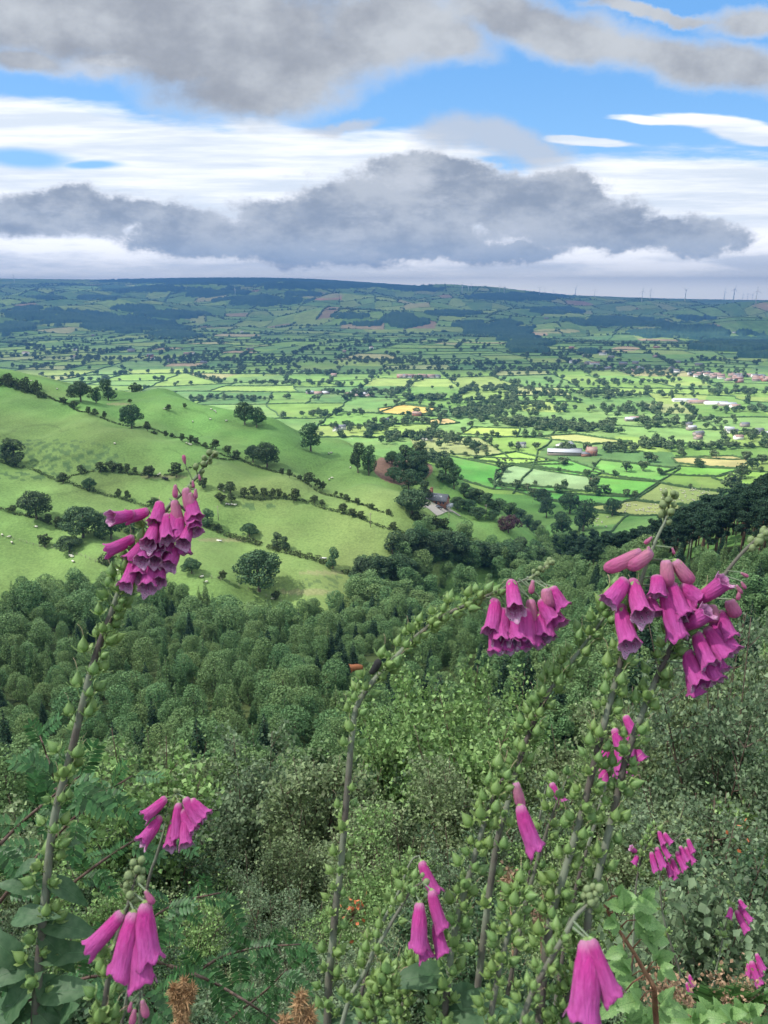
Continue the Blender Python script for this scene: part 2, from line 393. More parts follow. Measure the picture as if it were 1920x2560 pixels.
# --- fields: colour of each, hedges along their edges
GREENS = np.array([(.13, .24, .055), (.165, .275, .06), (.115, .215, .06), (.20, .30, .07), (.15, .255, .075), (.23, .31, .08), (.095, .19, .06)])
STRAW = np.array([(.27, .30, .12), (.33, .31, .14), (.26, .30, .12)])
EARTH = np.array([(.34, .25, .15), (.30, .20, .13)])
fr = random.Random(11)
def fcol(far):
    t = fr.random()
    c_ = STRAW[fr.randrange(3)] if t < (.05 if not far else .05) else EARTH[fr.randrange(2)] if t < (.06 if not far else .075) else GREENS[fr.randrange(7)]
    return np.array(c_) * fr.uniform(.88, 1.12) * (.82 if far else 1)
GC = np.empty((len(GX), 3)); GC[:] = (.10, .22, .05)
EDGES = []                                 # (p0, p1, far?)
def clip(poly, p, n):
    """split a convex polygon by the line through p with normal n"""
    a, b, hit = [], [], []
    for i in range(len(poly)):
        u, v = poly[i], poly[(i + 1) % len(poly)]; du, dv = np.dot(u - p, n), np.dot(v - p, n)
        (a if du >= 0 else b).append(u)
        if du * dv < 0:
            q = u + (v - u) * du / (du - dv); a.append(q); b.append(q); hit.append(q)
    return a, b, hit
def area(poly):
    x = np.array(poly); return .5 * abs(np.dot(x[:, 0], np.roll(x[:, 1], 1)) - np.dot(x[:, 1], np.roll(x[:, 0], 1)))
def split(poly, idx, depth=0):
    P_ = np.array(poly); c_ = P_.mean(0); r = np.hypot(*c_); A = area(poly)
    lim = (14000 if r < 2000 else 19000 if r < 4000 else 30000) * fr.uniform(.7, 2.4)
    if A < lim or depth > 22:
        GC[idx] = fcol(r > 3500); return
    e = np.roll(P_, -1, 0) - P_; l = np.hypot(e[:, 0], e[:, 1]); k = int(np.argmax(l)); ang = math.atan2(e[k][1], e[k][0]) + R(fr.uniform(-14, 14))
    n = np.array([math.cos(ang), math.sin(ang)]); p = c_ + (P_[k] + e[k] * fr.uniform(.35, .65) - c_) * .55
    a, b, hit = clip(poly, p, n)
    if len(a) < 3 or len(b) < 3 or len(hit) < 2: GC[idx] = fcol(r > 3500); return
    EDGES.append((hit[0], hit[1]))
    s = (GX[idx] - p[0]) * n[0] + (GY[idx] - p[1]) * n[1] >= 0
    split(a, idx[s], depth + 1); split(b, idx[~s], depth + 1)
th = R(7); ct_, st_ = math.cos(th), math.sin(th)
def q2(x, y): return np.array([x * ct_ + y * st_, -x * st_ + y * ct_])
BIG = [q2(-9500, 620), q2(9000, 1020), q2(9500, 11500), q2(-9500, 11500)]
inside = np.ones(len(GX), bool)
for i in range(4):
    u, v = BIG[i], BIG[(i + 1) % 4]; e = v - u; inside &= (GX - u[0]) * -e[1] + (GY - u[1]) * e[0] >= 0
inside &= GR > 640
split(BIG, np.nonzero(inside & (np.abs(A2.ravel()) < R(40)))[0])
# the nearer fields of the vale, as they lie in the photo (pixel corners), with their crop
NEARF = [([(1240, 1178), (1290, 1163), (1490, 1190), (1480, 1228), (1235, 1224)], (.10, .33, .07)),
         ([(1232, 1224), (1258, 1170), (1180, 1152), (1120, 1140), (1130, 1170), (1150, 1200)], (.09, .28, .05)),
         ([(1228, 1208), (1272, 1162), (1470, 1192), (1484, 1230), (1380, 1220)], (.24, .36, .17)),
         ([(1470, 1192), (1480, 1192), (1496, 1232), (1486, 1231)], (.36, .22, .14)),
         ([(1480, 1192), (1646, 1206), (1590, 1244), (1496, 1232)], (.13, .33, .06)),
         ([(1232, 1212), (1590, 1244), (1545, 1262), (1455, 1262), (1320, 1238)], (.10, .30, .06)),
         ([(1650, 1208), (1815, 1230), (1720, 1266), (1592, 1248)], (.25, .32, .10)),
         ([(1590, 1252), (1720, 1266), (1650, 1290), (1470, 1268), (1540, 1258)], (.32, .36, .12)),
         ([(1480, 1280), (1570, 1290), (1500, 1350), (1440, 1340)], (.22, .33, .09)),
         ([(1170, 1150), (1290, 1130), (1420, 1160), (1300, 1162), (1268, 1160)], (.26, .42, .09)),
         ([(1300, 1160), (1420, 1150), (1510, 1180), (1490, 1190)], (.13, .32, .07)),
         ([(1500, 1150), (1700, 1172), (1650, 1204), (1480, 1180)], (.14, .33, .07)),
         ([(1680, 1146), (1690, 1158), (1860, 1172), (1880, 1150), (1830, 1140)], (.37, .33, .14)),
         ([(1700, 1166), (1850, 1172), (1800, 1192), (1650, 1186)], (.16, .36, .06)),
         ([(1840, 1176), (1940, 1180), (1940, 1215), (1780, 1195)], (.24, .40, .08)),
         ([(945, 1022), (1010, 1012), (1098, 1022), (1060, 1036), (1000, 1038), (950, 1032)], (.50, .36, .10)),
         ([(1060, 1052), (1120, 1046), (1150, 1058), (1080, 1064)], (.42, .32, .14)),
         ([(1320, 1092), (1440, 1086), (1580, 1106), (1480, 1112)], (.36, .37, .14)),
         ([(1300, 1072), (1180, 1068), (1150, 1086), (1290, 1094)], (.30, .40, .09))]
def inpoly(x, y, poly):
    r = np.zeros(len(x), bool); n = len(poly)
    for i in range(n):
        x0, y0 = poly[i][:2]; x1, y1 = poly[(i + 1) % n][:2]
        c_ = ((y0 > y) != (y1 > y)); r ^= c_ & (x < (x1 - x0) * (y - y0) / (y1 - y0 + 1e-12) + x0)
    return r
cropv = np.zeros(len(GX))
for pl, c_ in NEARF:
    q = [ground(a, b, 600) for a, b in pl]; m = inpoly(GX, GY, q) & (GR > 600); GC[m] = c_
    for i in range(len(q)): EDGES.append((q[i][:2], q[(i + 1) % len(q)][:2], 1))
# far bare patches and woods are set with their canopy below
for (cx, cy, rx, ry, c_) in ((815, 745, 42, 6, (.34, .17, .12)), (1340, 835, 30, 6, (.42, .30, .18)), (1565, 872, 34, 6, (.42, .30, .18)), (1780, 820, 26, 10, (.30, .16, .12)), (800, 738, 60, 8, (.24, .24, .12)),
                            (1390, 828, 60, 5, (.36, .34, .14)), (1150, 938, 50, 3, (.42, .40, .10)), (1500, 880, 40, 4, (.30, .24, .14)), (590, 838, 60, 4, (.34, .28, .15)), (1540, 753, 30, 4, (.26, .30, .07))):
    P_ = np.stack([GX, GY, GZ], 1); a, b, dep = pxa(P_)
    GC[(((a - cx) / rx) ** 2 + ((b - cy) / ry) ** 2 < 1) & (GR > 2500)] = c_
# the hillside pasture and what lies on it
hill = (GR < 700) & (GR > 230)
P_ = np.stack([GX, GY, GZ], 1); PA, PB, PD = pxa(P_)
w1 = _wsum(_mid, GX * .6, GY * .6); w2 = _wsum(_far, GX * 9, GY * 9) / 3
base = np.array((.118, .24, .062))[None] * (1 + .05 * w1[:, None])
dry = np.clip(ss(w2, -.2, 1.6) * .4 + .35 * ss(PB, 1080, 1250) * (PA < 1100), 0, .7)[:, None]
hc = base * (1 - dry) + np.array((.215, .265, .09)) * dry
GC[hill] = hc[hill]
scree = hill & (((PA - 1008) / 58) ** 2 + ((PB - 1168) / 28) ** 2 < 1.1 + .35 * w1); GC[scree] = (.21, .13, .095)
for cx, cy, rx, ry, c_ in ((1090, 1262, 44, 8, (.42, .38, .33)),):
    m = hill & (((PA - cx) / rx) ** 2 + ((PB - cy) / ry) ** 2 < 1); GC[m] = c_
tus = _wsum(_waves(14, 3, 9), GX, GY)
for cx, cy, rx, ry in ((140, 1125, 120, 22), (190, 1150, 110, 26), (60, 1190, 90, 10), (330, 1400, 90, 12), (630, 1265, 60, 8), (830, 1455, 70, 14)):
    m_ = hill & (((PA - cx) / rx) ** 2 + ((PB - cy) / ry) ** 2 < 1 + .3 * w2) & (tus > .55); GC[m_] = (.085, .15, .055)
for cx, cy, rx, ry in ((560, 1350, 70, 5), (800, 1432, 60, 6), (400, 1192, 60, 4), (760, 1480, 70, 7), (300, 1010, 26, 3)):
    m_ = hill & (((PA - cx) / rx) ** 2 + ((PB - cy) / ry) ** 2 < 1 + .3 * w1); GC[m_] = GC[m_] * .45 + np.array((.30, .26, .15)) * .55
for k_ in range(3):                        # sheep tracks along the slope
    m_ = hill & (np.abs(GZ - (104 + 9 * k_) - 2.2 * np.sin(GX / 23 + k_) - .8 * np.sin(GX / 7)) < .22); GC[m_] *= .80
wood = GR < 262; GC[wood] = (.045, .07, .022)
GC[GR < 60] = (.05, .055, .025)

m = bpy.data.materials.new('land'); m.use_nodes = True; nt = m.node_tree; b = nt.nodes['Principled BSDF']
at = node(nt, 'ShaderNodeVertexColor', layer_name='col'); tc = node(nt, 'ShaderNodeTexCoord')
n1 = noise(nt, tc.outputs['Object'], .9, 5, .65); n2 = noise(nt, tc.outputs['Object'], .03, 5, .6)
hv = mth(nt, 'ADD', mth(nt, 'MULTIPLY', n1, .5), mth(nt, 'MULTIPLY', n2, .5))
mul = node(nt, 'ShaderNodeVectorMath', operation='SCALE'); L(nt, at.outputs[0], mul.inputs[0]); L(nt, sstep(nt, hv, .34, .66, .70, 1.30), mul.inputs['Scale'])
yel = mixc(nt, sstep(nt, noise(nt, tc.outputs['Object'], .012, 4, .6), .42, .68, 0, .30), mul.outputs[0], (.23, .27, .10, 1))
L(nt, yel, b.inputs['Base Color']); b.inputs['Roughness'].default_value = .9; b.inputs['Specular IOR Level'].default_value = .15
bp = node(nt, 'ShaderNodeBump'); bp.inputs['Strength'].default_value = .5; bp.inputs['Distance'].default_value = .4
L(nt, noise(nt, tc.outputs['Object'], 1.6, 5, .7), bp.inputs['Height']); L(nt, bp.outputs[0], b.inputs['Normal'])
na, nr = len(az), len(rr)
i, j = np.meshgrid(np.arange(nr - 1), np.arange(na - 1), indexing='ij'); i = i.ravel(); j = j.ravel()
F = np.stack([i * na + j, (i + 1) * na + j, (i + 1) * na + j + 1, i * na + j + 1], 1)
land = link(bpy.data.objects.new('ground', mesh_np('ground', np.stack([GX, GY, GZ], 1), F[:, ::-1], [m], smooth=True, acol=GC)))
tag(land, 'rolling green farmland of hillside pasture, vale fields and far hills', None, None, 'structure')
# ------------------------------------------------------------ unseen cloud deck added to shade the land, its gap lighting the vale
CZ = 5000.0
m = bpy.data.materials.new('cloud'); m.use_nodes = True; nt = m.node_tree; nt.nodes.clear()
ge = node(nt, 'ShaderNodeNewGeometry'); sp_ = node(nt, 'ShaderNodeVectorMath', operation='ADD'); L(nt, ge.outputs['Position'], sp_.inputs[0])
off = SUNDIR * (CZ / SUNDIR.z); sp_.inputs[1].default_value = (-off.x, -off.y, 0)
nz = noise(nt, sp_.outputs[0], 1 / 900, 4, .6, 'Color'); wv = node(nt, 'ShaderNodeVectorMath', operation='MULTIPLY_ADD')
L(nt, nz, wv.inputs[0]); wv.inputs[1].default_value = (700, 700, 0); wv.inputs[2].default_value = (-350, -350, 0)
ad = node(nt, 'ShaderNodeVectorMath', operation='ADD'); L(nt, sp_.outputs[0], ad.inputs[0]); L(nt, wv.outputs[0], ad.inputs[1])
acc = None
for x, y, rx, ry, ro in ((200, 1430, 1500, 520, 4), (-500, 1650, 1100, 330, 0), (1500, 3900, 700, 160, 0), (-2100, 7600, 700, 300, 0), (3300, 7900, 500, 250, 0), (80, 430, 120, 40, 0)):
    mp = node(nt, 'ShaderNodeMapping', vector_type='TEXTURE'); L(nt, ad.outputs[0], mp.inputs[0])
    mp.inputs['Location'].default_value = (x, y, 0); mp.inputs['Rotation'].default_value = (0, 0, R(ro)); mp.inputs['Scale'].default_value = (rx, ry, 1e9)
    l = node(nt, 'ShaderNodeVectorMath', operation='LENGTH'); L(nt, mp.outputs[0], l.inputs[0])
    acc = l.outputs['Value'] if acc is None else mth(nt, 'SMOOTH_MIN', acc, l.outputs['Value'], .2)
fl = node(nt, 'ShaderNodeVectorMath', operation='MULTIPLY'); L(nt, ad.outputs[0], fl.inputs[0]); fl.inputs[1].default_value = (1, 1, 0); nr_c = node(nt, 'ShaderNodeVectorMath', operation='LENGTH'); L(nt, fl.outputs[0], nr_c.inputs[0])
thick = sstep(nt, nr_c.outputs['Value'], 500, 900, .37, .50)  # deck thinned around the viewpoint so the near slopes get more sun
dens = mth(nt, 'MULTIPLY', sstep(nt, acc, .8, 1.25, .0, 1.0), thick)
dens = mth(nt, 'MULTIPLY', dens, sstep(nt, noise(nt, sp_.outputs[0], 1 / 1500, 4, .6), .3, .7, .85, 1.15))
tr = node(nt, 'ShaderNodeBsdfTransparent'); di = node(nt, 'ShaderNodeBsdfDiffuse'); tl = node(nt, 'ShaderNodeBsdfTranslucent')
di.inputs[0].default_value = (.85, .86, .88, 1); tl.inputs[0].default_value = (.85, .86, .88, 1)
m1_ = node(nt, 'ShaderNodeMixShader'); m1_.inputs[0].default_value = .6; L(nt, di.outputs[0], m1_.inputs[1]); L(nt, tl.outputs[0], m1_.inputs[2])
m2_ = node(nt, 'ShaderNodeMixShader'); L(nt, dens, m2_.inputs[0]); L(nt, tr.outputs[0], m2_.inputs[1]); L(nt, m1_.outputs[0], m2_.inputs[2])
L(nt, m2_.outputs[0], node(nt, 'ShaderNodeOutputMaterial').inputs[0])
n = 30; gx, gy = np.meshgrid(np.linspace(-17000, 11000, n), np.linspace(-7000, 14000, n)); edge = np.minimum.reduce([gx + 17000, 11000 - gx, gy + 7000, 14000 - gy])
th_ = np.clip(edge / 1500, 0.02, 1) * 220 * (1 + .25 * np.sin(gx / 900) * np.cos(gy / 700)); top_ = np.stack([gx, gy, CZ + th_], -1).reshape(-1, 3); bot_ = np.stack([gx, gy, CZ - th_ * .4], -1).reshape(-1, 3)
i, j = np.meshgrid(np.arange(n - 1), np.arange(n - 1), indexing='ij'); i = i.ravel(); j = j.ravel()
F = np.stack([i * n + j, i * n + j + 1, (i + 1) * n + j + 1, (i + 1) * n + j], 1)
rim = np.concatenate([np.arange(n), np.arange(1, n) * n + n - 1, (n * n - 1 - np.arange(1, n)), (np.arange(n - 2, 0, -1) * n)]); r2 = np.roll(rim, -1)
F2 = np.stack([rim, rim + n * n, r2 + n * n, r2], 1)
cl = link(bpy.data.objects.new('clouds', mesh_np('clouds', np.concatenate([top_, bot_]), np.concatenate([F, F[:, ::-1] + n * n, F2]), [m], smooth=True)))
tag(cl, 'unseen high cloud deck added to shade the land around the sunlit vale', None, None, 'structure')
# ------------------------------------------------------------ haze
m = bpy.data.materials.new('haze'); m.use_nodes = True; nt = m.node_tree; nt.nodes.clear()
pv = node(nt, 'ShaderNodeVolumePrincipled'); pv.inputs['Density'].default_value = 1.4e-4; pv.inputs['Color'].default_value = (.16, .42, .95, 1); pv.inputs['Anisotropy'].default_value = .2
L(nt, pv.outputs[0], node(nt, 'ShaderNodeOutputMaterial').inputs[1])
bb = MB(); zmin = float(GZ.min()) - 2; zmax = max(float(GZ.max()), 240) + 20
bb.box(-11800, 11800, -11800, 11800, zmin, zmax)
hz = bb.build('haze', [m]); tag(hz, 'thin blue summer haze over the vale', None, None, 'stuff')
# ------------------------------------------------------------ foliage
LEAF_D = mat('oak_leaves', (.055, .125, .055), .75, (.085, .17, .075), .5, .25, .15, (.065, .105, .05), isl=.35)
LEAF_G = mat('wood_leaves', (.090, .195, .080), .75, (.150, .275, .108), .35, .25, .15, (.18, .27, .10), isl=.35)
LEAF_P = mat('conifer_needles', (.030, .070, .042), .8, (.055, .105, .055), .35, .25, .05, (.030, .070, .035), isl=.4)
LEAF_S = mat('thorn_leaves', (.055, .085, .030), .8, (.085, .125, .055), .8, .2, .15, (.06, .08, .03), isl=.35)
LEAF_R = mat('copper_leaves', (.055, .028, .040), .7, (.09, .04, .05), .6)
LEAF_V = mat('vale_leaves', (.055, .105, .040), .8, (.10, .17, .065), .02, .2, 0, (.13, .18, .08), coord='Object', isl=.3)
BARK = mat('bark', (.12, .095, .07), .9, (.20, .17, .13), 3)
PINEBARK = mat('pine_bark', (.26, .15, .09), .9, (.16, .11, .08), 2)
def leafcloud(rng, clumps, n, s, out=.6, cull=.72, asp=.7, droop=0.0, fill=.65):
    C = np.array(clumps, float); A = (C[:, 3] * C[:, 4] + C[:, 3] * C[:, 5]) ; k = rng.choice(len(C), n, p=A / A.sum())
    d = rng.normal(size=(n, 3)); d /= np.linalg.norm(d, axis=1)[:, None]
    r = rng.uniform(fill, 1.06, n) ; P_ = C[k, :3] + d * C[k, 3:6] * r[:, None]
    if cull:
        keep = np.ones(n, bool)
        for i in range(len(C)):
            q = np.linalg.norm((P_ - C[i, :3]) / C[i, 3:6], axis=1); keep &= (q > cull) | (k == i)
        P_, d, n = P_[keep], d[keep], int(keep.sum())
    nrm = d * out + rng.normal(size=(n, 3)) * .45; nrm[:, 2] += .15; nrm /= np.linalg.norm(nrm, axis=1)[:, None]
    t = np.cross(nrm, rng.normal(size=(n, 3))); t[:, 2] -= droop; t -= nrm * (t * nrm).sum(1)[:, None]; t /= np.linalg.norm(t, axis=1)[:, None] + 1e-9
    b = np.cross(nrm, t); sz = (s * rng.uniform(.6, 1.35, n))[:, None]
    V = np.stack([P_ - t * sz * .5, P_ + b * sz * asp * .5 + nrm * sz * .1, P_ + t * sz * .5, P_ - b * sz * asp * .5 + nrm * sz * .1], 1).reshape(-1, 3)
    return V, np.arange(4 * n).reshape(n, 4)
def crown_clumps(rng, kind, W, Ht, n):
    """clumps for a crown of width W and total height Ht"""
    out = []
    for i in range(n):
        if kind == 'oak':
            if i < 3: out.append((rng.normal() * .05 * W, rng.normal() * .05 * W, Ht * (.42 + .12 * i), .27 * W, .27 * W, .20 * Ht)); continue
            a = i * 2.4 + rng.uniform(-.4, .4); q = math.sqrt(rng.uniform(.03, 1)); x, y = .37 * W * q * math.cos(a), .37 * W * q * math.sin(a)
            zt = Ht * (.30 + .58 * math.sqrt(max(0, 1 - q * q * .92))); z = zt if rng.random() < .7 else rng.uniform(.26 * Ht, zt); r = rng.uniform(.10, .165) * W
            out.append((x, y, z, r, r, r * .8))
        elif kind == 'tall':
            t = rng.uniform(.05, 1); q = math.sqrt(rng.uniform(0, 1)) * math.sin(math.pi * min(.5, .20 + t * .5) if t < .5 else math.pi * (.5 + (t - .5) * .82)); a = rng.uniform(0, 6.283)
            x, y = .33 * W * q * math.cos(a), .33 * W * q * math.sin(a); z = Ht * (.16 + .74 * t); r = rng.uniform(.13, .22) * W
            out.append((x, y, z, r, r, r))
        elif kind == 'bush':
            a = rng.uniform(0, 6.283); q = math.sqrt(rng.uniform(0, 1)); x, y = .34 * W * q * math.cos(a), .34 * W * q * math.sin(a)
            r = rng.uniform(.14, .24) * W; z = Ht * rng.uniform(.15, .8 - .4 * q * q); out.append((x, y, z, r, r, min(r, .4 * Ht)))
    return out
def limbs(mb, rng, clumps, Ht, r0, n=7, bole=.28, mi=0):
    lean = rng.normal(size=2) * .02 * Ht
    mb.tube([(0, 0, -.6), (0, 0, 0), (lean[0] * .5, lean[1] * .5, Ht * bole), (lean[0], lean[1], Ht * .6), (lean[0] * 1.2, lean[1] * 1.2, Ht * .85)], [r0 * 1.7, r0 * 1.25, r0 * .85, r0 * .45, r0 * .1], 7, mi)
    for c_ in sorted(clumps, key=lambda q: -q[3])[:n]:
        z = Ht * rng.uniform(bole * .8, bole * 1.5)
        a = np.array([lean[0] * .5, lean[1] * .5, z]); b_ = np.array(c_[:3]); m_ = (a + b_) / 2 + np.array([0, 0, .06 * Ht])
        mb.tube([a, m_, b_], [r0 * .42, r0 * .26, r0 * .08], 5, mi)
PROTO = {}
def make_proto(key, kind, W, Ht, ncl, nleaf, s, leafm, r0, bole=.28, cat='tree', **kw):
    rng = np.random.default_rng(abs(hash(key)) % 1000 if False else sum(map(ord, key)) * 7 + len(PROTO)); mb = MB()
    if kind == 'spruce':
        V, F = [], []; lv = 16; cl = []
        for i in range(lv):
            t = i / (lv - 1); z = Ht * (.10 + .88 * t); rad = W * .5 * (1 - t) ** .85 + .1; k = max(3, int(13 * (1 - t)) + 3)
            for q in range(k):
                a = q / k * 6.283 + rng.uniform(-.3, .3); rr_ = rad * rng.uniform(.75, 1.1)
                cl.append((.55 * rr_ * math.cos(a), .55 * rr_ * math.sin(a), z - .12 * rr_, .42 * rr_ + .1, .42 * rr_ + .1, .035 * Ht))
        V, F = leafcloud(rng, cl, nleaf, s, .3, 0, .45, 1.2, fill=.2); mb.tube([(0, 0, -.5), (0, 0, Ht * .97)], [r0, .02], 6, 0)
    elif kind == 'pine':
        cl = []
        for i in range(ncl):
            t = rng.uniform(0, 1); a = rng.uniform(0, 6.283); q = W * .36 * math.sqrt(rng.uniform(.05, 1)) * (1.05 - .6 * t)
            cl.append((q * math.cos(a), q * math.sin(a), Ht * (.52 + .42 * t), W * .17, W * .17, W * .10))
        V, F = leafcloud(rng, cl, nleaf, s, .5, 0, .5, .2, fill=.4); mb.tube([(0, 0, -.5), (.1, .1, Ht * .4), (-.1, .1, Ht * .7), (0, 0, Ht * .95)], [r0 * 1.2, r0, r0 * .7, .04], 6, 0)
        for c_ in cl[:10]: mb.tube([(0, 0, c_[2] - .6), (c_[0], c_[1], c_[2])], [.09, .03], 4, 0)
        for i in range(6):
            a = rng.uniform(0, 6.28); z = Ht * rng.uniform(.25, .5); mb.tube([(0, 0, z), (math.cos(a) * 1.2, math.sin(a) * 1.2, z - .2)], [.05, .015], 4, 0)
    else:
        cl = crown_clumps(rng, kind, W, Ht, ncl); V, F = leafcloud(rng, cl, nleaf, s, **kw)
        limbs(mb, rng, cl, Ht, r0, 9 if Ht > 7 else 5, bole)
    cr = mesh_np('crown', V, F, [leafm]); PROTO.setdefault(key, []).append((cr, mb.mesh('trunk', [PINEBARK if kind == 'pine' else BARK], True), W, Ht))
for i in range(4): make_proto('oak', 'oak', 14, 14, 34, 9000, .58, LEAF_D, .42)
for i in range(3): make_proto('tall', 'tall', 10, 15, 24, 6000, .55, LEAF_D, .32)
for i in range(3): make_proto('thorn', 'oak', 4.4, 5, 16, 1300, .40, LEAF_S, .13)
for i in range(3): make_proto('bush', 'bush', 4.0, 2.6, 12, 900, .42, LEAF_S, .08)
for i in range(4): make_proto('wood', 'tall', 6.6, 10, 30, 8500, .27, LEAF_G, .16)
for i in range(2): make_proto('birch', 'tall', 3.6, 6.5, 20, 3000, .28, LEAF_G, .07)
for i in range(3): make_proto('spruce', 'spruce', 4.2, 11, 0, 6000, .42, LEAF_P, .13)
for i in range(2): make_proto('larch', 'spruce', 4.6, 10, 0, 5500, .36, LEAF_G, .12)
for i in range(3): make_proto('pine', 'pine', 6.5, 17, 26, 4200, .50, LEAF_P, .20)
for i in range(1): make_proto('copper', 'oak', 12, 9, 24, 4500, .5, LEAF_R, .3)
for i in range(4): make_proto('field', 'oak' if i < 3 else 'tall', 13, 12.5, 16, 520, 1.7, LEAF_V, .35, cull=.6)
NAMES = {'oak': ('oak_tree', 'oak tree'), 'tall': ('ash_tree', 'ash tree'), 'thorn': ('hawthorn_tree', 'hawthorn'), 'bush': ('bush', 'bush'), 'wood': ('broadleaf_tree', 'tree'),
         'birch': ('young_birch_tree', 'birch tree'), 'spruce': ('spruce_tree', 'spruce tree'), 'larch': ('larch_tree', 'larch tree'), 'pine': ('pine_tree', 'pine tree'), 'copper': ('copper_beech_tree', 'beech tree'), 'field': ('field_tree', 'tree')}
tr_ = random.Random(5)
CROWNS = {}
def put_tree(kind, p, h, wd=None, label=None, group=None, parts=True, v=None):
    L_ = PROTO[kind]; cr, tk, W0, H0 = L_[tr_.randrange(len(L_)) if v is None else v % len(L_)]
    nm, cat = NAMES[kind]; sz = h / H0; sx = (wd / W0) if wd else sz
    if parts:
        e = bpy.data.objects.new(nm, None); COL.objects.link(e); e.empty_display_size = .5
        a = bpy.data.objects.new('crown', cr); b_ = bpy.data.objects.new('trunk', tk); link(a, e); link(b_, e); CROWNS.setdefault(kind, a)
    else: e = bpy.data.objects.new(nm, cr); COL.objects.link(e)
    e.location = (p[0], p[1], p[2] - .04 * h); e.scale = (sx, sx, sz); e.rotation_euler = (0, 0, tr_.uniform(0, 6.28))
    return tag(e, label, cat, group)
ORD = 'first second third fourth fifth sixth seventh eighth ninth tenth eleventh twelfth thirteenth fourteenth fifteenth sixteenth seventeenth eighteenth nineteenth twentieth'.split() + ['twenty-' + s for s in 'first second third fourth fifth sixth seventh eighth ninth'.split()] + ['thirtieth']
def row(items, kind, what, where, group, dmin=240):
    items = sorted(items)
    for i, it in enumerate(items):
        px, py, h, w_ = it[:4]; kd = it[4] if len(it) > 4 else kind; p = ground(px, py, dmin); k = pxr(p)[2] / FPX
        lab = f'{what}, {ORD[i]} from the left {where}' if len(items) > 1 else f'{what} {where}'
        put_tree(kd, p, h * k * 1.06, w_ * k * 1.12, lab, group)
def one(px, py, h, w_, kind, label, dmin=240, group=None):
    p = ground(px, py, dmin); k = pxr(p)[2] / FPX; return put_tree(kind, p, h * k * 1.04, w_ * k * 1.1, label, group)
one(202, 1004, 52, 64, 'oak', 'broad dark oak standing on the hill crest at upper left')
one(241, 1008, 42, 28, 'tall', 'thin pale ash between the two dark crest trees')
one(271, 1001, 56, 48, 'tall', 'dense upright ash right of the dark crest oak')
one(329, 1071, 62, 62, 'oak', 'round oak at the upper hedge below the hill crest')
one(369, 1078, 27, 22, 'thorn', 'small leaning thorn right beside the round upper hedge oak')
one(325, 1008, 12, 14, 'thorn', 'tiny thorn bush on the crest right of the dense ash')
one(422, 1027, 18, 17, 'thorn', 'lone small tree on the crest pasture, left one of two')
one(462, 1021, 15, 13, 'thorn', 'lone small tree on the crest pasture, right one of two')
one(612, 1062, 60, 50, 'oak', 'tall open oak on the hill shoulder beside a rounder oak')
one(642, 1068, 52, 46, 'oak', 'lower rounder oak leaning on the taller shoulder oak')
one(777, 1128, 70, 64, 'tall', 'broad ash on the steep pasture above the hedgerow')
one(633, 1156, 46, 46, 'oak', 'paler oak left of the dark hedge oak in mid hillside')
one(668, 1168, 66, 66, 'oak', 'dark spreading oak at the hedge in the middle of the hillside')
one(38, 1163, 70, 64, 'tall', 'large feathery ash at the left edge of the hillside')
one(14, 1152, 42, 34, 'tall', 'darker small ash behind the feathery ash at left edge')
one(92, 1298, 76, 84, 'oak', 'big domed oak with open trunk on the lower left pasture')
one(208, 1344, 84, 98, 'oak', 'massive dark oak at the left of the flower spire')
one(278, 1348, 72, 82, 'oak', 'dark oak directly behind the left flower spire')
one(335, 1332, 44, 60, 'oak', 'low dark oak right of the flower spire cluster')
one(32, 1281, 20, 26, 'thorn', 'small bush at the fence left of the big domed oak')
one(112, 1368, 38, 38, 'thorn', 'reddish thorn below the big domed oak')
one(174, 1380, 44, 62, 'oak', 'pale spreading tree below the massive dark oak')
one(270, 1404, 27, 42, 'bush', 'low shrub on the fence below the flower spire')
one(520, 1314, 44, 42, 'tall', 'dark tree just right of the left flower spire')
one(546, 1323, 16, 17, 'bush', 'small bush on the thick hedge near the dark tree')
one(624, 1342, 37, 44, 'oak', 'pale small tree standing over the thick lower hedge')
one(693, 1367, 38, 34, 'tall', 'left tree of a pair over the thick lower hedge')
one(714, 1375, 38, 26, 'tall', 'right tree of a pair over the thick lower hedge')
one(648, 1478, 112, 122, 'oak', 'largest oak low on the pasture with a clear bole')
one(479, 1434, 42, 48, 'oak', 'bent dark tree low on the pasture left of the largest oak')
one(557, 1450, 28, 24, 'thorn', 'thin thorn at the low fence left of the largest oak')
one(690, 1500, 26, 24, 'thorn', 'thin thorn at the low fence right of the largest oak')
one(832, 1422, 57, 40, 'tall', 'narrow dark tree at the right end of the thick hedge')
one(902, 1448, 36, 40, 'oak', 'pale round tree at the wood edge below the pasture')
one(224, 1226, 33, 36, 'oak', 'small round tree on the hedge above the flower spire')
one(158, 1208, 30, 31, 'thorn', 'dark thorn at the fork of the left hedges')
one(297, 1246, 27, 18, 'thorn', 'left of two upright thorns above the flower spire')
one(319, 1250, 28, 17, 'thorn', 'right of two upright thorns above the flower spire')
one(386, 1267, 26, 38, 'thorn', 'spreading thorn just above the flower bells')
one(508, 1221, 32, 32, 'thorn', 'thorn right behind the tip of the left flower spire')
one(576, 1232, 31, 36, 'thorn', 'largest of four thorns around the small pond')
one(553, 1226, 20, 24, 'thorn', 'smallest of four thorns around the small pond')
one(552, 1259, 31, 30, 'thorn', 'lower left thorn of four around the small pond')
one(578, 1255, 25, 24, 'thorn', 'lower right thorn of four around the small pond')
one(738, 1252, 35, 34, 'thorn', 'roundest tree closing the middle row of small trees')
one(1271, 1332, 46, 66, 'copper', 'purple copper beech on the green meadow right of the house')
one(895, 1182, 78, 44, 'tall', 'left one of two tall columnar trees by the bracken bank')
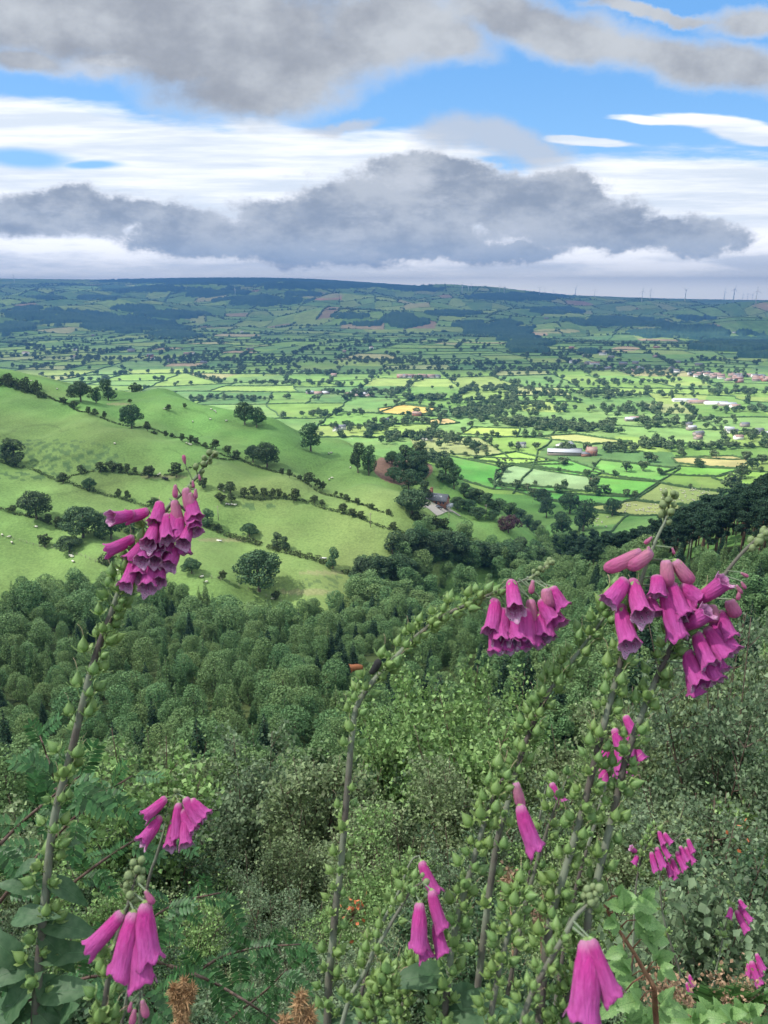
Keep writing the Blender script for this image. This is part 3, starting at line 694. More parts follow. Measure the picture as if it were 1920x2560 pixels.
one(922, 1188, 80, 44, 'tall', 'right one of two tall columnar trees by the bracken bank')
one(980, 1163, 38, 38, 'oak', 'dark tree at the left edge of the bracken bank')
one(1030, 1285, 66, 92, 'oak', 'huge rounded oak left of the stone house')
one(1064, 1248, 50, 40, 'tall', 'tree right behind the huge oak beside the house chimney')
one(1022, 1226, 56, 64, 'oak', 'pale broad oak above the huge oak by the house')
one(985, 1206, 42, 44, 'oak', 'dark oak below the bracken bank')
one(1115, 1188, 48, 54, 'oak', 'dark round oak on the spur crest above the house')
one(1135, 1222, 58, 46, 'tall', 'pale tree right of the dark crest oak above the house')
one(1355, 1264, 46, 46, 'oak', 'left tree of the clump at the foot of the spur', 500)
one(1366, 1294, 54, 44, 'tall', 'dark tree low in the clump at the foot of the spur', 500)
one(1424, 1284, 56, 60, 'oak', 'middle tree of the clump at the foot of the spur', 480)
one(1458, 1328, 86, 62, 'tall', 'tall dark tree at the right of the clump below the vale fields', 450)
one(1402, 1350, 74, 60, 'tall', 'pale round tree in front of the dark clump', 400)
one(1530, 1290, 48, 42, 'oak', 'lone dark tree on the hedge of the yellowish sheep field', 620)
row([(x, y, h, w_) for x, y, h, w_ in ((158, 1011, 20, 22), (186, 1022, 22, 24), (222, 1036, 22, 15), (238, 1040, 21, 17), (262, 1047, 21, 14))], 'thorn', 'small thorn tree', 'in the hedge just under the crest', 'thorns under the crest')
row([(12, 962, 26, 34), (32, 965, 24, 30), (50, 972, 22, 30), (68, 980, 22, 28), (88, 985, 20, 26), (104, 994, 18, 24), (22, 950, 18, 26), (62, 962, 20, 24), (92, 972, 24, 22)], 'bush', 'dark scrub bush', 'in the thicket on the crest', 'scrub thicket on the crest')
row([(386, 1084, 9, 14, 'bush'), (415, 1094, 20, 13), (430, 1096, 15, 14), (456, 1104, 23, 16), (479, 1109, 24, 18), (491, 1113, 22, 18), (513, 1121, 17, 15), (539, 1123, 27, 27), (570, 1136, 25, 26), (591, 1149, 27, 24)], 'thorn', 'thorn tree', 'in the long hedge across the upper hillside', 'thorns along the upper hedge')
row([(705, 1188, 20, 16), (724, 1194, 24, 16), (750, 1201, 16, 14), (773, 1211, 33, 36), (795, 1218, 24, 17), (806, 1226, 26, 21), (840, 1239, 13, 13), (853, 1243, 13, 12), (866, 1254, 21, 20), (893, 1262, 20, 19), (928, 1273, 17, 19), (971, 1281, 10, 14, 'bush')], 'thorn', 'thorn tree', 'in the hedge running down towards the house', 'thorns along the hedge to the house')
row([(203, 1184, 24, 24), (252, 1180, 28, 30), (281, 1178, 28, 34), (302, 1180, 25, 18), (319, 1182, 26, 19), (338, 1184, 19, 15), (373, 1194, 33, 42), (441, 1193, 41, 38)], 'thorn', 'dense thorn', 'in the curved row left of the flower tip', 'thorns in the curved row')
row([(611, 1243, 27, 27), (635, 1243, 31, 30), (661, 1243, 27, 26), (683, 1245, 27, 20), (698, 1245, 27, 20), (712, 1246, 16, 14)], 'thorn', 'small rounded tree', 'in the middle hillside row', 'small trees in the middle row')
row([(786, 1256, 20, 25), (805, 1264, 17, 17), (857, 1283, 28, 31), (881, 1292, 24, 25), (902, 1296, 21, 23), (983, 1323, 20, 23)], 'thorn', 'small thorn', 'along the lower hedge towards the wood', 'thorns along the lower hedge')
row([(74, 1294, 17, 12), (122, 1309, 27, 24), (148, 1320, 33, 27)], 'thorn', 'small thorn', 'in the hedge under the big domed oak', 'thorns under the domed oak')
row([(1106, 1205, 22, 30), (1160, 1240, 34, 34), (1178, 1248, 28, 40), (1198, 1256, 34, 36), (1222, 1268, 38, 42), (1248, 1280, 34, 44), (1274, 1292, 38, 40), (1298, 1304, 34, 40), (1318, 1318, 34, 36), (1340, 1334, 34, 34)], 'tall', 'hedge tree', 'in the belt down the spur behind the house', 'tree belt down the spur', 330)
row([(1144, 1274, 34, 40), (1172, 1280, 34, 40), (1196, 1298, 32, 44), (1232, 1300, 26, 34)], 'oak', 'garden tree', 'right of the stone house', 'garden trees right of the house', 330)
row([(1044, 1300, 24, 34), (1066, 1308, 26, 34), (1088, 1313, 26, 34), (1110, 1316, 24, 30)], 'bush', 'dense shrub', 'in the hedge below the house drive', 'shrubs below the drive', 300)
row([(1408, 1161, 20, 34), (1566, 1180, 28, 28), (1607, 1178, 29, 31), (1619, 1154, 27, 28), (1636, 1156, 20, 20), (1743, 1165, 21, 22), (1754, 1163, 12, 20), (1853, 1197, 38, 42), (1830, 1228, 44, 56), (1880, 1174, 32, 38), (1864, 1150, 24, 30), (1905, 1160, 26, 34), (1338, 1213, 12, 14)],
    'field', 'round tree', 'on the hedges of the nearest vale fields', 'trees of the nearest vale fields', 600)
for cx, cy, n, sx, sy, g_ in ((1040, 1100, 26, 120, 16, 'behind the hillside crest'), (1180, 1118, 18, 120, 14, 'north of the bracken bank'), (1500, 1128, 26, 160, 8, 'around the brick farm'), (905, 1075, 22, 70, 14, 'around the white house behind the hill'),
                        (1080, 1150, 14, 50, 10, 'on the bank under the crest'), (1050, 1190, 10, 36, 14, 'between the bracken and the house'), (1090, 1392, 34, 85, 20, 'in the gully right of the hillside'), (1290, 1418, 30, 120, 18, 'at the bottom of the valley'), (960, 1452, 12, 60, 10, 'at the lower corner of the pasture')):
    for i in range(n):
        p = ground(cx + tr_.gauss(0, sx * .5), cy + tr_.gauss(0, sy * .5), 260 if cy > 1300 else 380 if cy > 1140 else 560)
        put_tree('field' if p[1] > 560 else 'tall', p, tr_.uniform(9, 14), tr_.uniform(10, 14), f'dark green tree in the dense clump {g_}', f'trees {g_}', parts=p[1] < 700)

# ------------------------------------------------------------ the wood in the valley and the plantations on the near slopes
WOODP = [(-260, 1535), (150, 1512), (250, 1482), (420, 1492), (540, 1532), (640, 1548), (800, 1538), (872, 1490), (905, 1446), (990, 1425), (1000, 1372), (1060, 1352), (1150, 1352), (1228, 1372), (1236, 1412), (1190, 1425), (1160, 1470), (1215, 1490), (1250, 1425),
         (1320, 1375), (1450, 1378), (1490, 1372), (1600, 1352), (1750, 1290), (1950, 1236), (2300, 1200), (2300, 2300), (-260, 2300)]
PINEP = [(1490, 1372), (1600, 1340), (1750, 1285), (1950, 1230), (2200, 1200), (2200, 1440), (1900, 1415), (1700, 1425), (1560, 1440), (1400, 1450), (1380, 1400)]
fr2 = np.random.default_rng(21)
cand = []
rs = 72.0
while rs < 520:
    sp = 3.4 if rs < 90 else 4.6 if rs < 300 else 6.0
    na_ = int(math.radians(66) * rs / sp)
    for k in range(na_):
        a = R(-33) + (k + fr2.uniform(-.45, .45)) * sp / rs; q = rs + fr2.uniform(-.5, .5) * sp; cand.append((q * math.sin(a), q * math.cos(a)))
    rs += sp * .9
cand = np.array(cand); cz = H(cand[:, 0], cand[:, 1]); C3 = np.column_stack([cand, cz]); ca, cb, cdp = pxa(C3)
ok = inpoly(ca, cb + np.where(cdp > 230, 14 * _wsum(_waves(8, 25, 90), C3[:, 0], C3[:, 1]), 0), WOODP); C3, ca, cb, cdp = C3[ok], ca[ok], cb[ok], cdp[ok]
ok = (ca > -120) & (ca < 2040); C3, ca, cb, cdp = C3[ok], ca[ok], cb[ok], cdp[ok]
# visible from the viewpoint? (terrain only, crown height allowed for)
vis = np.ones(len(C3), bool)
for t in np.linspace(.3, .97, 24):
    q = C3.copy(); q[:, 2] += 9; Q = np.array([0, 0, EYE]) + (q - np.array([0, 0, EYE])) * t; vis &= Q[:, 2] > H(Q[:, 0], Q[:, 1]) - 1.0
C3, ca, cb, cdp = C3[vis], ca[vis], cb[vis], cdp[vis]
dense = _wsum(_waves(10, 30, 90), C3[:, 0], C3[:, 1])
inpine = inpoly(ca, cb, PINEP)
sc_ = (ca > 1150) & (cdp < 170) | (ca > 500) & (cdp < 95)         # young birch scrub near on the right
order = np.argsort(cdp)
n_ind = {}; MASS = []
LIM = {'wood': 270, 'birch': 200, 'spruce': 70, 'pine': 230, 'larch': 200}
GRP = {'wood': ('bushy broadleaf tree in the dense wood filling the valley', 'broadleaf trees of the valley wood'), 'birch': ('young birch in the bright scrub on the near slope', 'young birches of the near slope'),
       'larch': ('light green pointed young conifer in the valley wood', 'light green conifers of the valley wood'), 'spruce': ('pointed dark spruce among the broadleaf valley wood', 'spruces in the valley wood'), 'pine': ('tall dark pine with bare trunk on the right-hand slope', 'pines of the plantation')}
for i in order:
    u = fr2.random()
    if inpine[i]:
        if u < .45: continue
        kd, h = 'pine', fr2.uniform(14, 20)
    elif sc_[i] and u < .8: kd, h = 'birch', fr2.uniform(4.5, 7.5)
    elif cdp[i] < 300 and u > .86 and dense[i] > -.6: kd, h = 'spruce', fr2.uniform(7, 12)
    else:
        if u < (.30 if 150 < cdp[i] < 290 else .10): continue
        kd, h = ('larch' if u < .60 and cdp[i] < 290 and dense[i] < .9 else 'wood') , fr2.uniform(4.5, 11) * (1.4 if cdp[i] > 230 else 1)
    if dense[i] > 1.2 and kd == 'wood': h *= .7
    wd = h * {'wood': .72, 'birch': .58, 'spruce': .40, 'pine': .42, 'larch': .46}[kd] * fr2.uniform(.85, 1.3)
    n_ind[kd] = n_ind.get(kd, 0) + 1
    if n_ind[kd] <= LIM[kd]: put_tree(kd, C3[i], h, wd, *GRP[kd])
    else: MASS.append((C3[i][0], C3[i][1], C3[i][2] - .3, ['wood', 'birch', 'spruce', 'pine', 'larch'].index(kd) * 2 + int(fr2.integers(2)), h, wd, fr2.uniform(0, 6.28)))
print('WOOD', n_ind, len(MASS))
def scatter(name, label, MS, protos):
    """one object of many crowns nobody could count"""
    MS = np.array(MS); me = bpy.data.meshes.new(name); me.vertices.add(len(MS)); me.vertices.foreach_set('co', MS[:, :3].astype(np.float32).ravel())
    def att(n_, t, vals, prop='value'):
        a = me.attributes.new(n_, t, 'POINT'); a.data.foreach_set(prop, vals)
    att('k', 'INT', MS[:, 3].astype(np.int32))
    S = np.array([[m_[5] / protos[int(m_[3])][2], m_[5] / protos[int(m_[3])][2], m_[4] / protos[int(m_[3])][3]] for m_ in MS], np.float32)
    Rr = np.zeros((len(MS), 3), np.float32); Rr[:, 2] = MS[:, 6]
    att('s', 'FLOAT_VECTOR', S.ravel(), 'vector'); att('r', 'FLOAT_VECTOR', Rr.ravel(), 'vector')
    o = link(bpy.data.objects.new(name, me)); tag(o, label, None, None, 'stuff')
    g = bpy.data.node_groups.new(name, 'GeometryNodeTree'); g.interface.new_socket('Geometry', in_out='INPUT', socket_type='NodeSocketGeometry'); g.interface.new_socket('Geometry', in_out='OUTPUT', socket_type='NodeSocketGeometry')
    gi = g.nodes.new('NodeGroupInput'); go = g.nodes.new('NodeGroupOutput'); jn = g.nodes.new('GeometryNodeJoinGeometry')
    def named(n_, t):
        q = g.nodes.new('GeometryNodeInputNamedAttribute'); q.data_type = t; q.inputs[0].default_value = n_; return q.outputs[0]
    ka, sa, ra = named('k', 'INT'), named('s', 'FLOAT_VECTOR'), named('r', 'FLOAT_VECTOR')
    for k in sorted(set(MS[:, 3].astype(int))):
        src = next((ob for ob in bpy.data.objects if ob.type == 'MESH' and ob.data == protos[k][0]), None)
        if src is None: print('no source', k); continue
        oi = g.nodes.new('GeometryNodeObjectInfo'); oi.inputs[0].default_value = src; oi.transform_space = 'ORIGINAL'
        cmp_ = g.nodes.new('FunctionNodeCompare'); cmp_.data_type = 'INT'; cmp_.operation = 'EQUAL'; g.links.new(ka, cmp_.inputs[2]); cmp_.inputs[3].default_value = k
        ip = g.nodes.new('GeometryNodeInstanceOnPoints'); g.links.new(gi.outputs[0], ip.inputs['Points']); g.links.new(cmp_.outputs[0], ip.inputs['Selection'])
        g.links.new(oi.outputs['Geometry'], ip.inputs['Instance']); g.links.new(ra, ip.inputs['Rotation']); g.links.new(sa, ip.inputs['Scale']); g.links.new(ip.outputs[0], jn.inputs[0])
    g.links.new(jn.outputs[0], go.inputs[0]); md = o.modifiers.new('scatter', 'NODES'); md.node_group = g
    return o
PL = [PROTO[k][i] for k in ('wood', 'birch', 'spruce', 'pine', 'larch') for i in range(2)]
if MASS: scatter('woodland', 'far part of the dense mixed wood in the valley', MASS, PL)
# ------------------------------------------------------------ hedges
HEDGE = mat('hedge_leaves', (.045, .09, .030), .85, (.075, .125, .045), .4, .15)
vr = np.random.default_rng(31)
def hedge_strip(mb, P2, wd, ht, step):
    """a ragged box of hedge along a ground polyline, following the land"""
    P2 = np.asarray(P2, float); seg = np.linalg.norm(np.diff(P2, axis=0), axis=1); s = np.concatenate([[0], np.cumsum(seg)])
    n = max(2, int(s[-1] / step) + 1); t = np.linspace(0, s[-1], n); x = np.interp(t, s, P2[:, 0]); y = np.interp(t, s, P2[:, 1]); z = H(x, y)
    dx, dy = np.gradient(x), np.gradient(y); l = np.hypot(dx, dy) + 1e-9; nx, ny = -dy / l, dx / l
    h = ht * vr.uniform(.65, 1.3, n); wL = wd * vr.uniform(.35, .65, n); wR = wd * vr.uniform(.35, .65, n)
    q = [np.stack([x - nx * wL, y - ny * wL, z - .5], 1), np.stack([x - nx * wL * .8, y - ny * wL * .8, z + h * .7], 1), np.stack([x, y, z + h], 1),
         np.stack([x + nx * wR * .8, y + ny * wR * .8, z + h * .7], 1), np.stack([x + nx * wR, y + ny * wR, z - .5], 1)]
    V = np.stack(q, 1).reshape(-1, 3); i, j = np.meshgrid(np.arange(n - 1), np.arange(4), indexing='ij'); i = i.ravel(); j = j.ravel()
    mb.add(V, np.stack([i * 5 + j, i * 5 + j + 1, (i + 1) * 5 + j + 1, (i + 1) * 5 + j], 1))
    mb.add(V[[0, 1, 2, 3, 4]], [(0, 1, 2, 3, 4)]); mb.add(V[-5:], [(4, 3, 2, 1, 0)])
def leafy_line(P2, wd, ht, s, dens):
    P2 = np.asarray(P2, float); seg = np.linalg.norm(np.diff(P2, axis=0), axis=1); c_ = np.concatenate([[0], np.cumsum(seg)]); n = max(3, int(c_[-1] / (wd * .9)))
    t = np.linspace(0, c_[-1], n) + vr.normal(size=n) * .2; x = np.interp(t, c_, P2[:, 0]); y = np.interp(t, c_, P2[:, 1]); z = H(x, y); h = ht * vr.uniform(.5, 1.35, n)
    cl = [(x[k] + vr.normal() * .2, y[k] + vr.normal() * .2, z[k] + h[k] * .45, wd * .6, wd * .6, h[k] * .6) for k in range(n) if vr.random() > .08]
    return leafcloud(vr, cl, int(dens * c_[-1]), s, cull=.5)
# hedges and banks that cross the hillside, traced in the photo
HL = [([(110, 985), (200, 1030), (300, 1062), (420, 1088), (528, 1125), (560, 1140), (600, 1148), (684, 1180), (769, 1212), (853, 1246), (937, 1276), (980, 1290)], 1.3, 1.0, 'thin hedge running from the crest down to the stone house'),
      ([(-40, 1140), (0, 1153), (63, 1170), (126, 1195), (190, 1216), (253, 1235), (316, 1252), (367, 1268)], 1.8, 1.3, 'dark hedge slanting down from the left edge above the big domed oak'),
      ([(150, 1205), (181, 1189), (236, 1178), (295, 1181), (350, 1188), (400, 1192), (447, 1181), (500, 1160), (540, 1146), (600, 1146)], 1.5, .9, 'curved low bank with thorns left of the flower tip'),
      ([(-40, 1262), (0, 1273), (63, 1290), (127, 1311), (177, 1328), (260, 1350)], 1.8, 1.2, 'low hedge passing under the big domed oak'),
      ([(500, 1312), (540, 1326), (590, 1345), (650, 1362), (705, 1378), (760, 1394), (811, 1408), (850, 1424), (895, 1446)], 3.4, 1.9, 'thick dark hedge crossing the lower pasture'),
      ([(600, 1243), (705, 1247), (769, 1256), (836, 1277), (916, 1302), (965, 1322), (1013, 1334)], 1.8, .9, 'low hedge of the middle hillside row'),
      ([(1040, 1322), (1090, 1318), (1130, 1326), (1180, 1352)], 1.6, 1.2, 'hedge along the meadow below the house'),
      ([(1290, 1292), (1330, 1330), (1350, 1352)], 2.0, 1.6, 'hedge at the right end of the spur')]
for pl, wd, ht, lab in HL:
    q = [ground(a, b, 240)[:2] for a, b in pl]; V, F = leafy_line(q, wd, ht, .5, 60 if wd > 2 else 26)
    tag(link(bpy.data.objects.new('hedge', mesh_np('hedge', V, F, [LEAF_S]))), lab, 'hedge', 'hedges across the hillside')
# fences: posts and wire
POST = mat('fence_wood', (.30, .27, .22), .9)
for pl, lab in (([(0, 1345), (60, 1356), (127, 1370), (180, 1386), (232, 1404), (295, 1421)], 'wire fence with pale posts along the lower left pasture'),
                ([(485, 1438), (540, 1450), (590, 1463), (645, 1483), (696, 1501), (730, 1520)], 'wire fence with pale posts under the largest oak')):
    q = np.array([ground(a, b, 240)[:2] for a, b in pl]); c_ = np.concatenate([[0], np.cumsum(np.linalg.norm(np.diff(q, axis=0), axis=1))]); n = int(c_[-1] / 3.2)
    t = np.linspace(0, c_[-1], n); x = np.interp(t, c_, q[:, 0]); y = np.interp(t, c_, q[:, 1]); z = H(x, y); e = empty('fence'); tag(e, lab, 'fence', 'post and wire fences')
    pm = MB().box(-.07, .07, -.07, .07, -.3, 1.25).mesh('post', [POST])
    for k in range(n):
        o = link(bpy.data.objects.new('post', pm), e); o.location = (x[k], y[k], z[k])
    for hgt in (.4, .8, 1.1): MB().tube(np.stack([x, y + .08, z + hgt], 1), .012, 3).build('wire', [POST], e)
# vale hedges
SEG = []
for ed in EDGES:
    p0, p1 = np.array(ed[0]), np.array(ed[1]); c_ = (p0 + p1) / 2; n = max(1, int(np.linalg.norm(p1 - p0) / 260))
    for k in range(n):
        a, b = p0 + (p1 - p0) * k / n, p0 + (p1 - p0) * (k + 1) / n; m_ = (a + b) / 2; r = math.hypot(*m_)
        if r < 640 or r > 9000 or abs(m_[0] / max(m_[1], 1)) > .60: continue
        SEG.append((r, a, b, len(ed) > 2))
near_polys = [[ground(a, b, 600)[:2] for a, b in pl] for pl, _ in NEARF]
def in_near(p): return any(inpoly(np.array([p[0]]), np.array([p[1]]), q)[0] for q in near_polys)
SEG = [s for s in SEG if s[3] or not in_near((s[1] + s[2]) / 2)]
SEG.sort(key=lambda s: s[0]); nh = 0; far = MB(); TREES = []
lone_rng = np.random.default_rng(8)
tn = _waves(12, 260, 1100)
def inview(p, m_=60):
    a, b, _ = pxr((p[0], p[1], float(H(p[0], p[1])))); return -m_ < a < 1920 + m_ and b > 0
for r, a, b, nr in SEG:
    c_ = (a + b) / 2; seen = inview(c_, 200)
    if vr.random() < .22 and not nr: continue
    ht = vr.uniform(1.6, 2.6); wd = 2.0 if r < 1300 else 2.4
    n_ = max(2, int(np.linalg.norm(b - a) / 30)); jit = vr.normal(size=(n_ + 1, 2)) * (1.2 if nr else 3.0); jit[[0, -1]] = 0; pl = a + (b - a) * np.linspace(0, 1, n_ + 1)[:, None] + jit
    if seen and nh < 280 and r < 2000:
        mb = MB(); hedge_strip(mb, pl, wd, ht, 2.2 if r < 1300 else 4); tag(mb.build('hedge', [HEDGE]), 'dark clipped hedge between the green fields of the vale', 'hedge', 'field hedges of the vale'); nh += 1
    else: hedge_strip(far, pl, wd * (1.2 if r > 2500 else 1), ht * (1.15 if r > 2500 else 1), 6 if r < 3000 else 14)
    Lh = np.linalg.norm(b - a); dn = _wsum(tn, np.array([c_[0]]), np.array([c_[1]]))[0]
    rate = (.014 if r < 1200 else .022) * math.exp(.75 * float(np.clip(dn, -2.2, 2.2))) * (1.0 if not nr else .35)
    k = vr.poisson(min(rate, .10) * Lh)
    for q in range(k):
        p = a + (b - a) * vr.random() + vr.normal(size=2) * 2.5; TREES.append((p[0], p[1], vr.uniform(6, 14), 0))
tag(far.build('hedgerows', [HEDGE]), 'far hedgerows dividing the fields of the vale and hills', None, None, 'stuff')
# copses and belts in the vale (photo pixels: centre, half-sizes, how many)
for cx, cy, rx, ry, n in ((1250, 1020, 130, 16, 130), (1180, 1040, 120, 10, 70), (1330, 1062, 90, 10, 80), (1450, 1075, 100, 9, 80), (1500, 990, 200, 10, 90), (1600, 1030, 120, 12, 60), (1700, 1060, 120, 10, 40), (1250, 975, 120, 8, 60), (1060, 1000, 90, 6, 40),
                         (1750, 1120, 190, 5, 50), (1640, 1115, 60, 8, 24), (820, 1040, 60, 6, 20), (560, 1000, 180, 4, 40), (700, 960, 160, 5, 40), (900, 985, 110, 4, 30), (1000, 1060, 80, 8, 20), (300, 900, 320, 6, 110), (650, 905, 330, 6, 120), (780, 935, 200, 5, 60), (120, 850, 180, 7, 60),
                         (1100, 910, 240, 7, 110), (1450, 925, 320, 6, 120), (1750, 935, 200, 8, 80), (1500, 960, 240, 5, 60), (80, 920, 120, 5, 16), (1010, 905, 80, 6, 40), (1850, 985, 90, 6, 40), (1880, 1095, 60, 8, 20), (1850, 1030, 90, 6, 24)):
    for i in range(n):
        p = ground(cx + vr.normal() * rx * .55, cy + vr.normal() * ry * .55, 600); TREES.append((p[0], p[1], vr.uniform(7, 13), 1))
T = np.array(TREES); T = T[np.abs(T[:, 0] / T[:, 1]) < .56]; T = T[np.argsort(np.hypot(T[:, 0], T[:, 1]))]
TZ = H(T[:, 0], T[:, 1]); NI = 230
for k in range(NI):
    x, y, h, g_ = T[k]
    put_tree('field', (x, y, TZ[k]), h, h * vr.uniform(.9, 1.3), 'rounded tree in a copse of the sunlit vale' if g_ else 'rounded tree on a field hedge of the vale', 'copse trees of the vale' if g_ else 'hedge trees of the vale', parts=False)
mid = T[NI:]; midz = TZ[NI:]; rm = np.hypot(mid[:, 0], mid[:, 1]); mm = rm < 3200
scatter('distant_trees', 'countless hedgerow trees scattered over the middle of the vale', [(a[0], a[1], z, int(vr.integers(4)), a[2], a[2] * vr.uniform(.9, 1.35), vr.uniform(0, 6.28)) for a, z in zip(mid[mm], midz[mm])], PROTO['field'])
# farther: small lumpy crowns in one mesh
ph = (1 + 5 ** .5) / 2
ICO = np.array([(-1, ph, 0), (1, ph, 0), (-1, -ph, 0), (1, -ph, 0), (0, -1, ph), (0, 1, ph), (0, -1, -ph), (0, 1, -ph), (ph, 0, -1), (ph, 0, 1), (-ph, 0, -1), (-ph, 0, 1)]) / math.hypot(1, ph)
ICF = np.array([(0, 11, 5), (0, 5, 1), (0, 1, 7), (0, 7, 10), (0, 10, 11), (1, 5, 9), (5, 11, 4), (11, 10, 2), (10, 7, 6), (7, 1, 8), (3, 9, 4), (3, 4, 2), (3, 2, 6), (3, 6, 8), (3, 8, 9), (4, 9, 5), (2, 4, 11), (6, 2, 10), (8, 6, 7), (9, 8, 1)])
ft = mid[~mm]; fz = midz[~mm]; n = len(ft); print('VALE trees', len(T), 'mid', mm.sum(), 'far', n, 'hedges', nh, 'seg', len(SEG))
Wd = ft[:, 2] * vr.uniform(.45, .8, n); V = ICO[None] * vr.uniform(.6, 1.25, (n, 12, 1)); V = V * np.stack([Wd, Wd, ft[:, 2] * .5], 1)[:, None] + np.stack([ft[:, 0], ft[:, 1], fz + ft[:, 2] * .48], 1)[:, None]
F = (ICF[None] + (np.arange(n) * 12)[:, None, None]).reshape(-1, 3)
tag(link(bpy.data.objects.new('far_trees', mesh_np('far_trees', V.reshape(-1, 3), F, [LEAF_V]))), 'tiny trees dotting the fields of the far hills', None, None, 'stuff')
# woods on the far hills: a rough canopy standing on the land
WOODS = [(560, 704, 260, 7), (820, 710, 210, 10), (360, 722, 110, 8), (520, 730, 90, 10), (650, 752, 105, 11), (1040, 722, 60, 5), (200, 796, 130, 16), (90, 782, 80, 12), (340, 815, 120, 17), (300, 800, 90, 10), (440, 840, 60, 9), (30, 822, 55, 14), (430, 786, 90, 8), (330, 770, 60, 8),
         (1290, 742, 110, 9), (1010, 800, 60, 16), (1230, 822, 85, 18), (1320, 866, 50, 20), (1290, 840, 50, 14), (1390, 778, 70, 8), (1540, 805, 110, 11), (1690, 828, 110, 17), (1850, 858, 100, 22), (1890, 905, 60, 20), (1470, 890, 30, 12), (1130, 785, 60, 7),
         (1800, 838, 120, 12), (920, 810, 60, 6), (1130, 905, 60, 8), (700, 925, 90, 4), (880, 790, 40, 6), (1620, 905, 60, 9), (1740, 795, 50, 5), (760, 735, 50, 6), (240, 745, 50, 6), (120, 745, 40, 5)]
wn = _wsum(_waves(16, 60, 420), GX, GY) / 2.2; wm = np.zeros(len(GX), bool)
for cx, cy, rx, ry in WOODS: wm |= ((PA - cx) / rx) ** 2 + ((PB - cy) / ry) ** 2 < 1 + .55 * wn
wm &= GR > 2600
hh = np.where(wm, vr.uniform(8, 17, len(GX)), -1.0); F4 = F_land = np.stack([i_ for i_ in (0,)], 0)
ii, jj = np.meshgrid(np.arange(nr_ := len(rr)) [:-1], np.arange(len(az))[:-1], indexing='ij'); ii = ii.ravel(); jj = jj.ravel(); na = len(az)
Q = np.stack([ii * na + jj, ii * na + jj + 1, (ii + 1) * na + jj + 1, (ii + 1) * na + jj], 1); Q = Q[wm[Q].any(1)]
u, inv = np.unique(Q.ravel(), return_inverse=True); V = np.stack([GX[u], GY[u], GZ[u] + hh[u]], 1)
tag(link(bpy.data.objects.new('distant_woodland', mesh_np('distant_woodland', V, inv.reshape(-1, 4), [mat('far_wood_leaves', (.025, .065, .045), .9, (.040, .085, .050), .01, .1)]))), 'dark woods spread over the far hills', None, None, 'stuff')

# ------------------------------------------------------------ buildings
BRICK = mat('red_brick', (.36, .17, .12), .85, (.28, .13, .10), 1.5); STONE = mat('stone_wall', (.34, .30, .26), .9, (.24, .20, .18), 1.2)
RENDER_W = mat('white_render', (.78, .76, .72), .8); SLATE = mat('slate_roof', (.17, .18, .20), .6, (.12, .13, .15), 2); TILE = mat('clay_tile', (.30, .20, .17), .8)
TIN = mat('tin_roof', (.42, .44, .47), .5); GLASS = mat('window_glass', (.05, .06, .08), .1, spec=.6); DARK = mat('dark_opening', (.03, .03, .03), .8); GRAVEL = mat('gravel_drive', (.46, .42, .37), .95, (.38, .34, .30), 3)
def house_at(px, py, w_, d_, h_, rz, wm_, rm_, label, group=None, dmin=600, chim=True, name='house', cat='house', wins=0, pitch=.5):
    p = ground(px, py, dmin); e = empty(name, (p[0], p[1], p[2] - .2), R(rz)); tag(e, label, cat, group)
    b = MB(); b.box(-w_ / 2, w_ / 2, -d_ / 2, d_ / 2, -1, h_); r = d_ / 2 * pitch * 1.3
    b.add([(-w_ / 2, -d_ / 2, h_), (-w_ / 2, d_ / 2, h_), (-w_ / 2, 0, h_ + r)], [(0, 2, 1)]); b.add([(w_ / 2, -d_ / 2, h_), (w_ / 2, d_ / 2, h_), (w_ / 2, 0, h_ + r)], [(0, 1, 2)]); b.build('wall', [wm_], e)
    o = .35; k = r / (d_ / 2); t = .18
    rb = MB()
    for s in (-1, 1):
        y1 = s * (d_ / 2 + o); z1 = h_ - k * o; V = [(-w_ / 2 - o, 0, h_ + r + .02), (w_ / 2 + o, 0, h_ + r + .02), (w_ / 2 + o, y1, z1 + .02), (-w_ / 2 - o, y1, z1 + .02)]; V += [(a, b_, c_ + t) for a, b_, c_ in V]
        rb.add(V, [(0, 1, 2, 3), (4, 7, 6, 5), (0, 4, 5, 1), (1, 5, 6, 2), (2, 6, 7, 3), (3, 7, 4, 0)])
    ro = rb.build('roof', [rm_], e)
    if chim: MB().box(-w_ * .42, -w_ * .42 + .9, -.5, .5, h_ + r - .6, h_ + r + 1.3).build('chimney', [BRICK], ro)
    for i in range(wins):
        x = -w_ / 2 + w_ * (i + .5) / wins
        for z in ((1.0, 3.6) if h_ > 4.5 else (1.0,)): MB().box(x - .5, x + .5, -d_ / 2 - .06, -d_ / 2 + .02, z, z + 1.2).build('window', [GLASS], e)
    return e, p
def shed_row(lst, **kw):
    for a in lst: house_at(*a, **kw)
house_at(853, 1074, 13, 8, 5, 20, RENDER_W, SLATE, 'white gabled house behind the hill shoulder among dark trees', None, 540, wins=4)
house_at(838, 1078, 7, 6, 4, 80, RENDER_W, SLATE, 'small white wing beside the gabled house behind the hill', None, 540)
house_at(963, 1056, 12, 7, 5, 10, RENDER_W, SLATE, 'white cottage on the pale field left of the orange field', None, wins=3)
house_at(1042, 1040, 14, 8, 5, -15, BRICK, TILE, 'brick farmhouse under the orange field', None, wins=3)
house_at(1068, 1101, 14, 7, 4, 5, RENDER_W, SLATE, 'low white cottage in trees right of the bracken bank', None)
house_at(1302, 1119, 12, 7, 5.5, 10, RENDER_W, SLATE, 'white house left of the grey farm barns', None, wins=3)
house_at(1410, 1136, 42, 15, 4.5, -10, STONE, TIN, 'long pale-roofed barn of the farm beside the brick farmhouse', None, chim=False, name='barn', cat='barn', pitch=.3)
